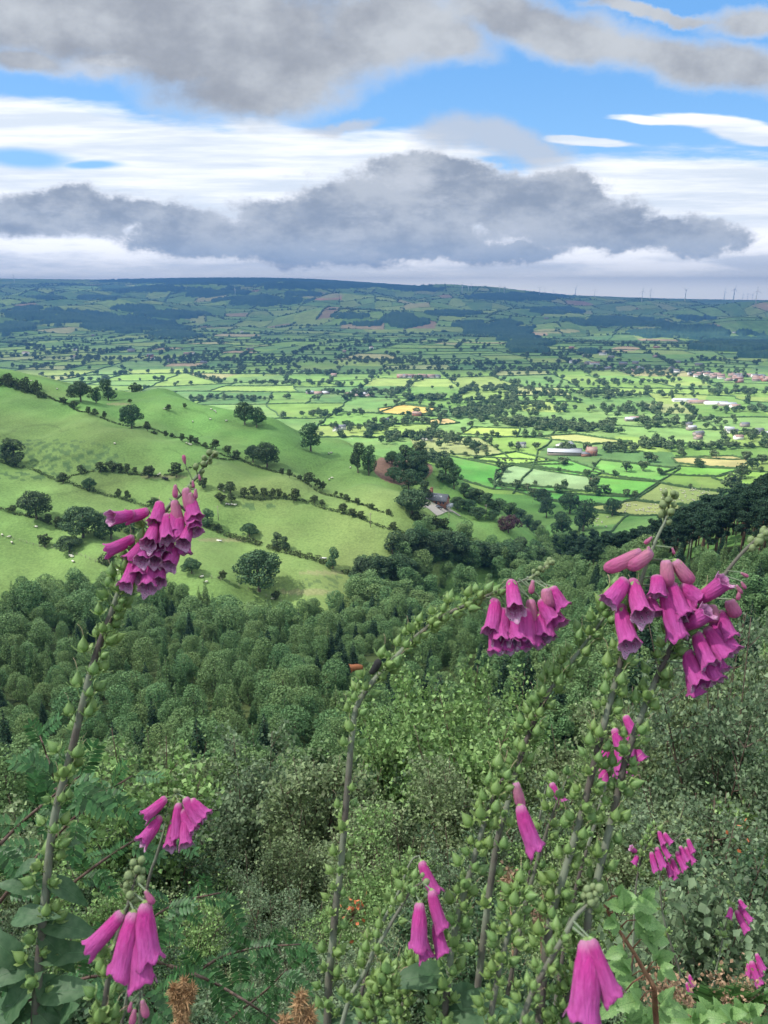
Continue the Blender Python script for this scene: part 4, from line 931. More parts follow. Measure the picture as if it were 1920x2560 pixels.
house_at(1412, 1121, 22, 12, 6, 35, RENDER_W, TIN, 'white roofed barn behind the long farm barn', None, chim=False, name='barn', cat='barn', pitch=.3)
house_at(1440, 1132, 14, 12, 4, -10, TIN, SLATE, 'grey shed at the right end of the long farm barn', None, chim=False, name='barn', cat='barn', pitch=.3)
house_at(1478, 1138, 13, 9, 6.5, 0, BRICK, TILE, 'red brick farmhouse right of the farm barns', None, wins=4, pitch=.8)
house_at(1462, 1140, 10, 7, 3.5, 0, BRICK, SLATE, 'low brick outbuilding between barn and red farmhouse', None, chim=False)
for i, (px, py, w_) in enumerate(((1595, 1050, 26), (1575, 1052, 16), (1712, 1004, 44), (1745, 1008, 36), (1790, 1011, 40), (1818, 1014, 30), (1838, 1019, 16))):
    house_at(px, py, w_, 13, 3.6, -6 + i, RENDER_W if i % 2 == 0 else STONE, TIN if i % 3 else TILE, 'long pale farm shed in the right half of the vale', 'long sheds of the vale', chim=False, name='barn', cat='barn', pitch=.3)
for i, (px, py) in enumerate(((775, 984), (795, 986), (815, 985), (872, 989), (885, 986), (898, 990), (910, 988), (925, 991))):
    house_at(px, py, 15, 10, 3.5, 5 * i, STONE, TILE if i % 2 else TIN, 'pinkish farm building in the sunlit middle of the vale', 'pinkish farm buildings mid vale', chim=False, name='barn', cat='barn', pitch=.4)
hv_ = random.Random(3)
for k in range(13):
    px, py = hv_.gauss(1840, 60), hv_.gauss(1086, 10); house_at(px, py, hv_.uniform(9, 17), 7, hv_.uniform(3.5, 5), hv_.uniform(-30, 30), hv_.choice([RENDER_W, STONE, STONE]), hv_.choice([TILE, TIN, SLATE, SLATE]), 'house of the village at the right edge of the vale', 'village houses at the right', chim=False)
for k in range(40):
    t = hv_.random() ** .7; px = 1700 + 220 * t; py = 936 + 14 * t + hv_.uniform(-6, 11); house_at(px, py, hv_.uniform(9, 17), 8, hv_.uniform(4, 6), hv_.uniform(-25, 25), hv_.choice([RENDER_W, STONE, BRICK]), hv_.choice([TILE, SLATE, TILE]), 'house of the distant town below the right-hand woods', 'houses of the distant town', chim=False)
for k in range(64):
    px, py = hv_.choice([(hv_.uniform(0, 900), hv_.uniform(870, 910)), (hv_.uniform(1350, 1750), hv_.uniform(870, 935)), (hv_.uniform(0, 1900), hv_.uniform(760, 960)), (hv_.uniform(1000, 1100), 945), (hv_.uniform(1420, 1640), hv_.uniform(920, 930))])
    house_at(px, py, hv_.uniform(10, 26), 9, hv_.uniform(4, 7), hv_.uniform(-40, 40), hv_.choice([RENDER_W, STONE, STONE, BRICK]), hv_.choice([TILE, SLATE, SLATE]), 'lone pale farmhouse scattered across the vale and far slopes', 'scattered farmhouses', chim=False)
# the stone house on the spur
p = ground(1094, 1258, 330); e = empty('stone_house', (p[0], p[1], p[2]), R(-22)); tag(e, 'stone house with slate roof, skylights and tall chimney beside its gravel drive', 'house'); e.scale = (.8, .8, .8)
MB().box(-7, 7, -4, 4, -2, 3.2).add([(-7, -4, 3.2), (-7, 4, 3.2), (-7, 0, 6.6)], [(0, 2, 1)]).add([(7, -4, 3.2), (7, 4, 3.2), (7, 0, 6.6)], [(0, 1, 2)]).build('wall', [BRICK], e)
rb = MB()
for s in (-1, 1):
    V = [(-7.6, 0, 6.72), (7.6, 0, 6.72), (7.6, s * 4.7, 2.7), (-7.6, s * 4.7, 2.7)]; V += [(a, b_, c_ + .22) for a, b_, c_ in V]; rb.add(V, [(0, 1, 2, 3), (4, 7, 6, 5), (0, 4, 5, 1), (1, 5, 6, 2), (2, 6, 7, 3), (3, 7, 4, 0)])
ro = rb.build('roof', [SLATE], e)
for x in (-1.6, 0, 1.6, 3.0):
    o = MB().box(-.45, .45, -.7, .7, 0, .08).build('skylight', [TIN], ro); o.location = (x, -2.0, 5.27); o.rotation_euler = (math.atan2(4.02, 4.7), 0, 0)
MB().box(-8.2, -6.0, 1.4, 6.5, -2, 5.6).add([(-8.5, 1.1, 5.6), (-5.7, 1.1, 5.6), (-5.7, 6.8, 5.6), (-8.5, 6.8, 5.6), (-7.1, 1.1, 8.2), (-7.1, 6.8, 8.2)], [(0, 3, 5, 4), (1, 4, 5, 2)]).add([(-8.5, 1.1, 5.6), (-5.7, 1.1, 5.6), (-7.1, 1.1, 8.2), (-8.5, 6.8, 5.6), (-5.7, 6.8, 5.6), (-7.1, 6.8, 8.2)], [(0, 1, 2), (3, 5, 4)]).build('rear_wing', [STONE], e)
ch = MB().box(-5.7, -3.9, .6, 2.0, 4, 9.6).box(-5.9, -3.7, .45, 2.15, 9.6, 9.9).build('chimney', [BRICK], ro)
for x in (-5.3, -4.8, -4.3): MB().tube([(x, 1.3, 9.9), (x, 1.3, 10.6)], [.17, .14], 8).build('chimney_pot', [TILE], ch)
for x in (-5, -2.4, .4, 3.2, 5.4): MB().box(x - .55, x + .55, -4.07, -3.98, .9, 2.3).build('window', [GLASS], e)
MB().box(7.0, 10.2, -3.4, 2.6, -2, .4).build('terrace', [TIN], e)
d_pts = np.array([ground(a, b, 330) for a, b in ((1075, 1276), (1100, 1272), (1122, 1274), (1140, 1284), (1150, 1291))]); S = spline(d_pts[:, :2], 24); t_ = np.gradient(S, axis=0); t_ /= np.linalg.norm(t_, axis=1)[:, None]; nn = np.stack([-t_[:, 1], t_[:, 0]], 1); wv_ = np.linspace(3.6, 1.0, 24)[:, None]
rows = [S + nn * wv_ * k for k in (-1, -.5, 0, .5, 1)]; V = np.concatenate([np.column_stack([q, H(q[:, 0], q[:, 1]) + .25]) for q in rows]); F = np.array([(a * 24 + i, a * 24 + i + 1, (a + 1) * 24 + i + 1, (a + 1) * 24 + i) for a in range(4) for i in range(23)])
tag(link(bpy.data.objects.new('path', mesh_np('path', V, F, [GRAVEL]))), 'gravel drive of the stone house', None, None, 'structure')
CARP = mat('black_paint', (.02, .02, .025), .3, spec=.6); p = ground(1097, 1272, 330); e = empty('parked_car', (p[0], p[1], p[2] + .3), R(-10)); tag(e, 'black car parked on the gravel drive before the stone house', 'car')
MB().add([(-2.1, -.85, .35), (2.1, -.85, .35), (2.1, .85, .35), (-2.1, .85, .35), (-2.1, -.85, .95), (2.1, -.85, .85), (2.1, .85, .85), (-2.1, .85, .95)], [(0, 3, 2, 1), (4, 5, 6, 7), (0, 1, 5, 4), (1, 2, 6, 5), (2, 3, 7, 6), (3, 0, 4, 7)]).build('body', [CARP], e)
MB().add([(-1.7, -.8, .92), (1.1, -.8, .88), (1.1, .8, .88), (-1.7, .8, .92), (-1.3, -.65, 1.5), (.5, -.65, 1.5), (.5, .65, 1.5), (-1.3, .65, 1.5)], [(4, 5, 6, 7), (0, 1, 5, 4), (1, 2, 6, 5), (2, 3, 7, 6), (3, 0, 4, 7)]).build('cabin', [GLASS], e)
for x in (-1.35, 1.35):
    for y in (-.86, .86): MB().tube([(x, y - .1, .33), (x, y + .1, .33)], .33, 12).build('wheel', [DARK], e)
house_at(1414, 1356, 6, 4, 2.6, 20, RENDER_W, TIN, 'small grey roofed hut among the trees at the valley bottom', None, 350, chim=False, name='hut', cat='hut')
p = ground(548, 1353, 240); o = MB().box(-1.3, 1.3, -.35, .35, .15, .55).box(-1.2, -1.0, -.25, .25, -.2, .15).box(1.0, 1.2, -.25, .25, -.2, .15).build('water_trough', [RENDER_W]); o.location = p; o.rotation_euler = (0, 0, R(-20)); tag(o, 'white water trough on the lower pasture', 'trough')
p = ground(808, 1397, 240); o = MB().box(-1.6, 1.6, -.35, .35, .15, .55).box(-1.5, -1.3, -.25, .25, -.2, .15).box(1.3, 1.5, -.25, .25, -.2, .15).build('water_trough', [RENDER_W]); o.location = p; o.rotation_euler = (0, 0, R(-8)); tag(o, 'long white trough above the thick hedge near its right end', 'trough')
# ------------------------------------------------------------ poles, turbines
PW = mat('pole_wood', (.32, .28, .22), .9)
for px, py, h_, lab in ((1214, 1300, 9, 'wooden power pole on the meadow right of the stone house'), (1122, 1306, 8, 'wooden power pole in the hedge below the stone house'), (1332, 1258, 10, 'wooden pole at the corner of the striped crop field'), (926, 1318, 7, 'thin pole on the lower pasture before the wood'), (546, 1300, 7, 'thin pole beside the dark tree right of the flower spire'),
                        (1318, 1232, 9, 'pole on the spur left of the striped crop field'), (1752, 1235, 10, 'pole in the yellowish sheep field')):
    p = ground(px, py, 250); e = empty('power_pole', tuple(p), R(20)); tag(e, lab, 'pole', 'power poles'); MB().tube([(0, 0, -.5), (0, 0, h_)], [.16, .11], 8).build('mast', [PW], e); MB().box(-.9, .9, -.06, .06, h_ - .7, h_ - .55).build('crossbar', [PW], e)
WT = mat('turbine_white', (.80, .81, .82), .5)
tb = MB().tube([(0, 0, -5), (0, 0, 62)], [2.8, 1.8], 10).mesh('tower', [WT], True); nc = MB().box(-1.6, 1.6, -4, 4, 61, 64.5).mesh('nacelle', [WT]); hb = MB().tube([(0, -6.2, 0), (0, -4, 0)], [.6, 1.6], 8).mesh('hub', [WT])
bl = MB().add([(-.7, -5, 1), (.9, -5.1, 1), (1.3, -5, 8), (-.5, -5, 8), (.15, -5, 31), (-.15, -5, 31), (-.7, -4.5, 1), (.9, -4.6, 1), (1.3, -4.6, 8), (-.5, -4.6, 8), (.15, -4.8, 31), (-.15, -4.8, 31)],
                [(0, 1, 2, 3), (3, 2, 4, 5), (6, 9, 8, 7), (9, 11, 10, 8), (0, 6, 7, 1), (1, 7, 8, 2), (2, 8, 10, 4), (3, 9, 6, 0), (5, 11, 9, 3), (4, 10, 11, 5)]).mesh('blade', [WT])
tl_ = [(1155, 730, .75, 10), (1171, 724, .5, 40), (1178, 723, .6, 75), (1249, 729, .7, 20), (1260, 731, .65, 100), (1348, 736, .7, 50), (1361, 736, .6, 80), (1382, 737, .5, 15), (1438, 735, .65, 35), (1486, 742, .75, 5), (1604, 752, 1, 0), (1625, 745, .8, 0), (1712, 751, 1.05, 60), (1810, 747, .75, 0), (1833, 752, 1.15, 10), (1856, 747, .5, 0), (1868, 746, .5, 55), (1880, 746, .5, 20), (1889, 756, 1.15, 0), (36, 704, .7, 0), (588, 734, .55, 0)]
for i, (px, py, s_, r_) in enumerate(sorted(tl_)):
    p = ground(px, py + 3, 3000); s_ = s_ * p[1] / 9000 * 1.9
    e = empty('wind_turbine', (p[0], p[1], p[2]), R(((px * 7) % 50) - 25), s_); tag(e, f'white three-bladed wind turbine on the far ridge, {ORD[i]} from the left', 'wind turbine', 'wind turbines on the skyline')
    link(bpy.data.objects.new('tower', tb), e); link(bpy.data.objects.new('nacelle', nc), e); h_ = link(bpy.data.objects.new('hub', hb), e); h_.location = (0, 0, 62.8)
    for k in range(3):
        b_ = link(bpy.data.objects.new('blade', bl), h_); b_.rotation_euler = (0, R(r_ + 120 * k), 0)
# ------------------------------------------------------------ sheep and cattle
WOOL = mat('wool', (.72, .68, .58), .95); FACE = mat('dark_face', (.10, .09, .08), .8); COW = mat('cow_hide', (.03, .028, .028), .8)
def beast(name, ml, L_, hb_, m1, m2):
    """one skin: barrel body, neck, head lowered, four tapering legs"""
    b = MB(); r = hb_ * .30
    b.tube([(-L_ / 2, 0, hb_ * .66), (-L_ * .44, 0, hb_ * .68), (-L_ * .2, 0, hb_ * .66), (L_ * .15, 0, hb_ * .64), (L_ * .38, 0, hb_ * .70), (L_ * .50, 0, hb_ * .74)], [r * .35, r * .9, r * 1.1, r * 1.1, r * .85, r * .5], 10)
    b.tube([(L_ * .45, 0, hb_ * .74), (L_ * .60, 0, hb_ * .62), (L_ * .70, 0, hb_ * .40), (L_ * .78, 0, hb_ * .24)], [r * .55, r * .42, r * .36, r * .2], 8, 1)
    for x in (-L_ * .36, L_ * .32):
        for y in (-r * .55, r * .55): b.tube([(x, y, hb_ * .5), (x + .02, y, hb_ * .25), (x, y, -.02)], [r * .38, r * .2, r * .16], 6, 1)
    for y in (-1, 1): b.tube([(L_ * .62, y * r * .35, hb_ * .62), (L_ * .60, y * r * .95, hb_ * .60)], [.05, .02], 5, 1)
    return b.mesh(name, [m1, m2], True)
SHP = beast('sheep', 1, 1.35, .95, WOOL, FACE); CWM = beast('cow', 1, 2.4, 1.5, COW, COW)
ar = random.Random(9)
def herd(name, me, pts, label, cat, group, sc_=1.15):
    for px, py in pts:
        p = ground(px, py, 240); o = link(bpy.data.objects.new(name, me)); o.location = p; o.rotation_euler = (0, 0, ar.uniform(0, 6.28)); o.scale = (sc_,) * 3; tag(o, label, cat, group)
herd('sheep', SHP, [(91, 1320), (6, 1340), (23, 1345), (30, 1359), (177, 1392), (181, 1395), (183, 1407), (292, 1430), (505, 1445), (516, 1458), (682, 1500), (287, 1111), (472, 1112), (477, 1114), (466, 1110), (78, 954), (143, 974), (104, 990), (412, 1024), (528, 1025), (537, 1029), (540, 1033), (526, 1050), (482, 1056), (566, 1054), (400, 1187), (395, 1190), (823, 1201), (830, 1197), (828, 1134), (822, 1136),
                    (876, 1171), (560, 1230), (548, 1225), (566, 1263), (572, 1264), (580, 1264), (588, 1265), (168, 932), (184, 948), (806, 1075), (880, 1098)], 'white sheep grazing on the green hillside pasture', 'sheep', 'sheep on the hillside')
herd('sheep', SHP, [(ar.uniform(1650, 1790), ar.uniform(1222, 1254)) for _ in range(60)] + [(ar.uniform(1560, 1690), ar.uniform(1258, 1282)) for _ in range(45)] + [(ar.uniform(1480, 1520), ar.uniform(1292, 1320)) for _ in range(9)], 'white sheep grazing in the yellowish fields of the vale', 'sheep', 'sheep in the vale fields', 1.3)
herd('cow', CWM, [(ar.uniform(1240, 1370), 1150 + ar.uniform(-3, 5)) for _ in range(26)], 'dark cow grazing on the bright field before the farm barns', 'cow', 'cattle before the farm')
herd('cow', CWM, [(411, 1200), (417, 1201)], 'black cow grazing in the pasture left of the flower tip', 'cow', 'two black cows on the hillside')
# ------------------------------------------------------------ birch scrub on the slope just below us
def leafmat(name, a, b_, tr=.3, rough=.5, spec=.35, sc=9):
    return mat(name, a, rough, b_, sc, spec, tr, None, isl=.5)
BL = [leafmat('birch_leaves', (.16, .285, .09), (.28, .42, .15)), leafmat('grey_birch_leaves', (.12, .185, .10), (.22, .30, .165)), leafmat('olive_birch_leaves', (.17, .24, .11), (.27, .345, .17)), leafmat('dark_birch_leaves', (.05, .11, .05), (.10, .165, .078))]
TWIG = mat('twig', (.10, .055, .045), .7, (.16, .11, .09), 4)
def shrub(seed, Ht, W, nst, nleaf, s, leafm, key, spread=.13):
    rng = np.random.default_rng(seed); mb = MB(); seg = []
    for i in range(nst):
        a = rng.uniform(0, 6.28); lean = rng.uniform(.05, .42) * W; h = Ht * rng.uniform(.65, 1.0); b0 = rng.normal(size=2) * .05 * W
        P_ = spline([(b0[0], b0[1], -.3), (b0[0] + lean * .2 * math.cos(a), b0[1] + lean * .2 * math.sin(a), h * .35), (lean * .6 * math.cos(a), lean * .6 * math.sin(a), h * .7), (lean * math.cos(a + .2), lean * math.sin(a + .2), h)], 14)
        mb.tube(P_, np.linspace(.014, .003, 14) * Ht / 3, 5)
        nb = int(16 * Ht / 3.5)
        for k in range(nb):
            t = rng.uniform(.06, .99); p = P_[int(t * 13)]; a2 = rng.uniform(0, 6.28); l = W * .34 * (1.15 - t) * rng.uniform(.5, 1.2) + .12
            q1 = p + np.array([math.cos(a2), math.sin(a2), .6]) * l * .55; q2_ = p + np.array([math.cos(a2 + .2), math.sin(a2 + .2), rng.uniform(.1, .75)]) * l
            mb.tube([p, q1, q2_], [.005 * Ht / 3, .003 * Ht / 3, .0012], 3, cap=False); seg += [(p, q1, .5), (q1, q2_, 1.0)]
            for j in range(2):
                a3 = rng.uniform(0, 6.28); q3 = q1 + np.array([math.cos(a3), math.sin(a3), rng.uniform(-.2, .6)]) * l * .5; mb.tube([q1, q3], [.002, .001], 3, cap=False); seg.append((q1, q3, 1.0))
    A = np.array([q[0] for q in seg]); B = np.array([q[1] for q in seg]); Wt = np.linalg.norm(B - A, axis=1) * np.array([q[2] for q in seg]); k = rng.choice(len(seg), nleaf, p=Wt / Wt.sum())
    P_ = A[k] + (B - A)[k] * rng.uniform(0, 1.05, (nleaf, 1)) + rng.normal(size=(nleaf, 3)) * spread * rng.uniform(.15, 1, (nleaf, 1))
    P_ = P_[P_[:, 2] > .02]; n = len(P_)
    nrm = rng.normal(size=(n, 3)) * .75 + np.array([0, -.15, .55]); nrm /= np.linalg.norm(nrm, axis=1)[:, None]
    t = np.cross(nrm, rng.normal(size=(n, 3))); t[:, 2] -= .7; t -= nrm * (t * nrm).sum(1)[:, None]; t /= np.linalg.norm(t, axis=1)[:, None]; b = np.cross(nrm, t); z = (s * rng.uniform(.5, 1.25, n))[:, None]
    V = np.stack([P_ - t * z * .5, P_ - t * z * .12 + b * z * .42 + nrm * z * .10, P_ + t * z * .55 - nrm * z * .08, P_ - t * z * .12 - b * z * .42 + nrm * z * .10], 1).reshape(-1, 3)
    i4 = np.arange(n) * 4; F = np.concatenate([np.stack([i4, i4 + 1, i4 + 2], 1), np.stack([i4, i4 + 2, i4 + 3], 1)])
    PROTO.setdefault(key, []).append((mesh_np('foliage', V, F, [leafm]), mb.mesh('branches', [TWIG], True), W, Ht))
for i in range(4): shrub(50 + i, 3.6, 2.6, 7, 19000, .066, BL[i], 'sh%d' % i, .15)
for i in range(4): shrub(60 + i, 3.6, 1.9, 4, 9500, .064, BL[i], 'sl%d' % i, .12)
for i in range(4): shrub(80 + i, 3.2, 2.3, 9, 26000, .042, BL[i], 'sn%d' % i, .10)
for i in range(2): shrub(70 + i, 1.2, 1.3, 7, 9000, .036, BL[[3, 1][i]], 'lo%d' % i, .10)
PROF = np.array([(0, 1940), (150, 1960), (230, 1800), (310, 1730), (420, 1770), (480, 1900), (540, 1840), (650, 1795), (720, 1850), (800, 1840), (900, 1790), (1000, 1720), (1110, 1660), (1250, 1690), (1400, 1760), (1500, 1800), (1600, 1720), (1700, 1570), (1800, 1490), (1930, 1500)])
def put_shrub(px, top, D, key, label, group, wf=1.0):
    x, y, z = pdir(px, top); k = D / y; tz = EYE + z * k; g_ = float(H(x * k, D)); h = max(.35, tz - g_); L_ = PROTO[key]; fo, br, W0, H0 = L_[0]
    e = bpy.data.objects.new('birch_shrub', None); COL.objects.link(e); e.empty_display_size = .2; link(bpy.data.objects.new('foliage', fo), e); link(bpy.data.objects.new('branches', br), e)
    sx = min(max(h / H0, .55), 1.4) * wf; e.location = (x * k, D, g_ - .05); e.scale = (sx, sx, h / H0); e.rotation_euler = (0, 0, tr_.uniform(0, 6.28)); return tag(e, label, 'shrub', group)
for px, top, D, key, lab in ((310, 1722, 9.0, 'sl0', 'slender bright birch sapling behind the left flower stem'), (385, 1750, 9.6, 'sl0', 'second bright birch sapling just right of the slender one'), (640, 1792, 14, 'sh1', 'dark dense birch with pointed top in the left middle'), (585, 1815, 13, 'sh1', 'lower dark birch left of the pointed one'),
                          (800, 1835, 12, 'sh2', 'olive birch behind the tall arching stem'), (1110, 1655, 15, 'sh0', 'bright green birch right of the arching stem'), (1010, 1715, 14, 'sh0', 'bright birch just below the arching stem'), (1250, 1700, 15, 'sh0', 'bright birch behind the right-hand flower stems'),
                          (1700, 1565, 10, 'sn2', 'tall open birch behind the right-hand flowers'), (1800, 1485, 11, 'sn1', 'tallest birch at the right edge'), (1890, 1530, 8.5, 'sn1', 'dark birch with reddish stems at the right edge'), (30, 1935, 11, 'sl2', 'pale birch at the left edge'),
                          (1600, 1725, 12, 'sh2', 'olive birch between flowers and the tallest birch')):
    put_shrub(px, top, D, key, lab, None)
for D, n, drop in ((27, 14, 60), (21, 13, 90), (16, 14, 60), (12.5, 14, 130), (9.5, 15, 240), (7.4, 16, 340), (5.8, 18, 470), (4.6, 18, 620), (3.6, 16, 740)):
    for i in range(n):
        px = -60 + 2040 * (i + tr_.uniform(-.4, .4)) / (n - 1); top = np.interp(px, PROF[:, 0], PROF[:, 1]) + drop + (tr_.uniform(-110, 150) if D > 12 else tr_.uniform(-70, 120))
        q_ = tr_.choices(range(4), (2, 4, 2, 4) if px < 900 or px > 1500 else (4, 2, 4, 1))[0]; key = ('lo%d' % (q_ % 2)) if D < 4.2 else ('sn%d' if D < 11 else 'sl%d' if tr_.random() < .55 else 'sh%d') % q_
        put_shrub(px, min(top, 2500), D * tr_.uniform(.93, 1.07), key, 'leafy birch shrub in the dense scrub filling the slope below', 'birch scrub on the slope', 1.0)
# ------------------------------------------------------------ foxgloves
def PT(px, py, dep):
    a = (px - 960) / FPX; b = (1280 - py) / FPX
    return np.array([a * dep, (CP + b * SP) * dep, EYE + (-SP + b * CP) * dep])
VIEW = np.array([0, CP, -SP])
def petal(name, c1, c2, spots=False):
    m = bpy.data.materials.new(name); m.use_nodes = True; nt = m.node_tree; b = nt.nodes['Principled BSDF']; tc = node(nt, 'ShaderNodeTexCoord'); sp = node(nt, 'ShaderNodeSeparateXYZ'); L(nt, tc.outputs['Object'], sp.inputs[0])
    oi = node(nt, 'ShaderNodeObjectInfo'); col = mixc(nt, sstep(nt, sp.outputs[2], .15, .95), c1, c2)
    ve = node(nt, 'ShaderNodeMapping'); L(nt, tc.outputs['Object'], ve.inputs[0]); ve.inputs['Scale'].default_value = (5, 5, .8)
    col = mixc(nt, mth(nt, 'MULTIPLY', sstep(nt, noise(nt, ve.outputs[0], 2.4, 4), .38, .66), .55), col, tuple(v * .55 for v in c1))
    col = mixc(nt, mth(nt, 'MULTIPLY', sstep(nt, noise(nt, tc.outputs['Object'], 7, 5, .7), .45, .75), .35), col, (.78, .22, .58)); col = mixc(nt, sstep(nt, sp.outputs[2], .22, .0), col, (.72, .34, .55))
    col = mixc(nt, mth(nt, 'MULTIPLY', oi.outputs['Random'], .30), col, (.62, .10, .34))
    if spots:
        vo = node(nt, 'ShaderNodeTexVoronoi'); vo.inputs['Scale'].default_value = 13; L(nt, tc.outputs['Object'], vo.inputs['Vector'])
        col = mixc(nt, sstep(nt, sp.outputs[2], .90, 1.06), col, (.80, .45, .70)); low = sstep(nt, sp.outputs[0], -.05, .12); d = vo.outputs['Distance']
        halo = mth(nt, 'MULTIPLY', sstep(nt, d, .52, .36), low); dot = mth(nt, 'MULTIPLY', sstep(nt, d, .27, .20), low)
        col = mixc(nt, mth(nt, 'MULTIPLY', halo, .7), col, (.86, .66, .82)); col = mixc(nt, dot, col, (.16, .01, .08))
    L(nt, col, b.inputs['Base Color']); b.inputs['Roughness'].default_value = .75; b.inputs['Specular IOR Level'].default_value = .12; b.inputs['Sheen Weight'].default_value = .08
    bp = node(nt, 'ShaderNodeBump'); bp.inputs['Strength'].default_value = .5; bp.inputs['Distance'].default_value = .02; L(nt, noise(nt, ve.outputs[0], 3.5, 4, .6), bp.inputs['Height']); L(nt, bp.outputs[0], b.inputs['Normal'])
    tr = node(nt, 'ShaderNodeBsdfTranslucent'); L(nt, col, tr.inputs[0]); mx = node(nt, 'ShaderNodeMixShader'); mx.inputs[0].default_value = .32
    L(nt, b.outputs[0], mx.inputs[1]); L(nt, tr.outputs[0], mx.inputs[2]); L(nt, mx.outputs[0], nt.nodes['Material Output'].inputs[0]); return m
PET = petal('foxglove_petal', (.72, .06, .39), (.68, .13, .50)); PIN = petal('foxglove_throat', (.55, .10, .38), (.80, .40, .68), True)
PALE = petal('young_petal', (.72, .30, .42), (.70, .16, .38)); BUDM = mat('green_bud', (.20, .28, .12), .6, (.30, .36, .18), 40, .3, .2)
STEM = mat('foxglove_stem', (.10, .080, .072), .75, (.22, .25, .18), 7, .3, 0, None, 0, .25, 300); STEMG = mat('green_stem', (.16, .22, .13), .75, (.24, .29, .20), 18, .3)
SEP = mat('sepal', (.16, .29, .085), .5, (.38, .50, .24), 40, .4, .3, (.30, .42, .14), isl=.3); CAPS = mat('seed_capsule', (.13, .27, .075), .5, (.27, .43, .15), 45, .4, .1, (.25, .38, .11), isl=.3)
STY = mat('dry_style', (.62, .46, .32), .8); DEAD = mat('withered_flower', (.36, .13, .05), .8, (.16, .07, .04), 60)
BIGL = leafmat('foxglove_leaf', (.045, .11, .045), (.085, .16, .075), .25, .55, .4, 6)
def bell(seed, closed=False, wide=1.0):
    rng = np.random.default_rng(seed); n = 30; th = np.arange(n) / n * 2 * math.pi
    if closed: T_ = [0, .04, .12, .28, .5, .72, .88, .96, 1.0]; Rr = [.05, .12, .16, .185, .205, .215, .185, .12, .02]
    else: T_ = [0, .03, .10, .20, .34, .5, .66, .8, .9, .96, 1.0]; Rr = [.05, .12, .17, .185, .205, .222, .232, .236, .25, .278, .305]
    V = []
    for i, (t, r) in enumerate(zip(T_, Rr)):
        r = r * (wide if t > .3 else 1); w_ = max(0, (t - .78) / .22) ** 1.5 if not closed else 0
        lobe = .5 + .5 * np.cos(5 * th); lip = np.clip(np.cos(th), 0, 1) ** 2
        rad = r * (1 + w_ * (.13 * lobe - .05 + rng.normal(size=n) * .02)) * (1 + .03 * np.sin(3 * th + seed)) ; z = t + w_ * (.07 * lobe + .13 * lip - .04)
        sag = .05 * math.sin(math.pi * t); z = z + w_ * .05 * np.sin(7 * th + seed * 2) * rng.uniform(.5, 1)
        V.append(np.stack([rad * np.cos(th) * 1.04 + sag, rad * np.sin(th), z], 1))
    m = len(T_); A = np.concatenate(V); i, j = np.meshgrid(np.arange(m - 1), np.arange(n), indexing='ij'); i = i.ravel(); j = j.ravel(); F = np.stack([i * n + j, i * n + (j + 1) % n, (i + 1) * n + (j + 1) % n, (i + 1) * n + j], 1)
    mb = MB().add(A, F, 0)
    if not closed:
        cx = np.concatenate([np.repeat([[.05 * math.sin(math.pi * t), 0, 0]], n, 0) for t in T_]); B = A.copy(); B[:, :2] = cx[:, :2] + (B[:, :2] - cx[:, :2]) * .95; k0 = 3 * n
        mb.add(B[k0:], F[(F[:, 0] >= k0)][:, ::-1] - k0, 1)
        a0 = (m - 1) * n; b0 = len(A) + (m - 1) * n - k0; jj = np.arange(n); mb.F.setdefault((4, 1), []).append(np.stack([a0 + jj, a0 + (jj + 1) % n, b0 + (jj + 1) % n, b0 + jj], 1))
        for k in range(4):
            a = .5 + k * .35 - .5; mb.tube([(.04 * math.cos(a + 3), .04 * math.sin(a + 3), .2), (-.12 + .02 * k, .05 * (k - 1.5), .62), (-.10, .06 * (k - 1.5), .76)], [.012, .010, .018], 5, 2)
    return mb
def sepals(s=1.0, spread=.9, n=5, L_=.30):
    mb = MB()
    for k in range(n):
        a = k / n * 6.283; ca_, sa_ = math.cos(a), math.sin(a)
        prof = [(0, .02, 0), (.10, .085, .05), (.20, .095, .14), (.26, .06, .24), (.28, .004, L_)]
        V = []
        for (r, w_, z) in prof: 
            r = .03 + r * spread
            V += [(s * (r * ca_ - w_ * sa_), s * (r * sa_ + w_ * ca_), s * z), (s * (r * ca_ * 1.08), s * (r * sa_ * 1.08), s * (z - .01)), (s * (r * ca_ + w_ * sa_), s * (r * sa_ - w_ * ca_), s * z)]
        F = [(3 * i + j, 3 * i + j + 1, 3 * i + j + 4, 3 * i + j + 3) for i in range(4) for j in range(2)]; mb.add(V, F, 0)
    return mb
BELLS = [bell(i, False, 1 + .06 * (i % 3)).mesh('flower', [PET, PIN, STY], True) for i in range(4)]
CLOSED = [bell(9, True).mesh('flower', [PALE], True)]; PBUD = [bell(10, True, 1.25).mesh('bud', [PALE], True)]
CALYX = sepals(1.0, .62).mesh('calyx', [SEP], True)
def gbud():
    mb = MB(); mb.tube([(0, 0, -.05), (.10, 0, .12), (.2, 0, .28)], [.05, .045, .05], 5)
    T_ = np.linspace(0, 1, 8); mb.tube([(.2 + .28 * t, 0, .28 + .62 * t * (1 - .35 * t)) for t in T_], [.06 + .17 * math.sin(math.pi * min(1, t * .95 + .06)) for t in T_], 10)
    S = sepals(.8, .8); M = Matrix.Translation((.2, 0, .26)) @ Matrix.Rotation(.75, 4, 'Y'); mb.merge(S, M); return mb.mesh('bud', [BUDM], True)
GBUD = gbud()
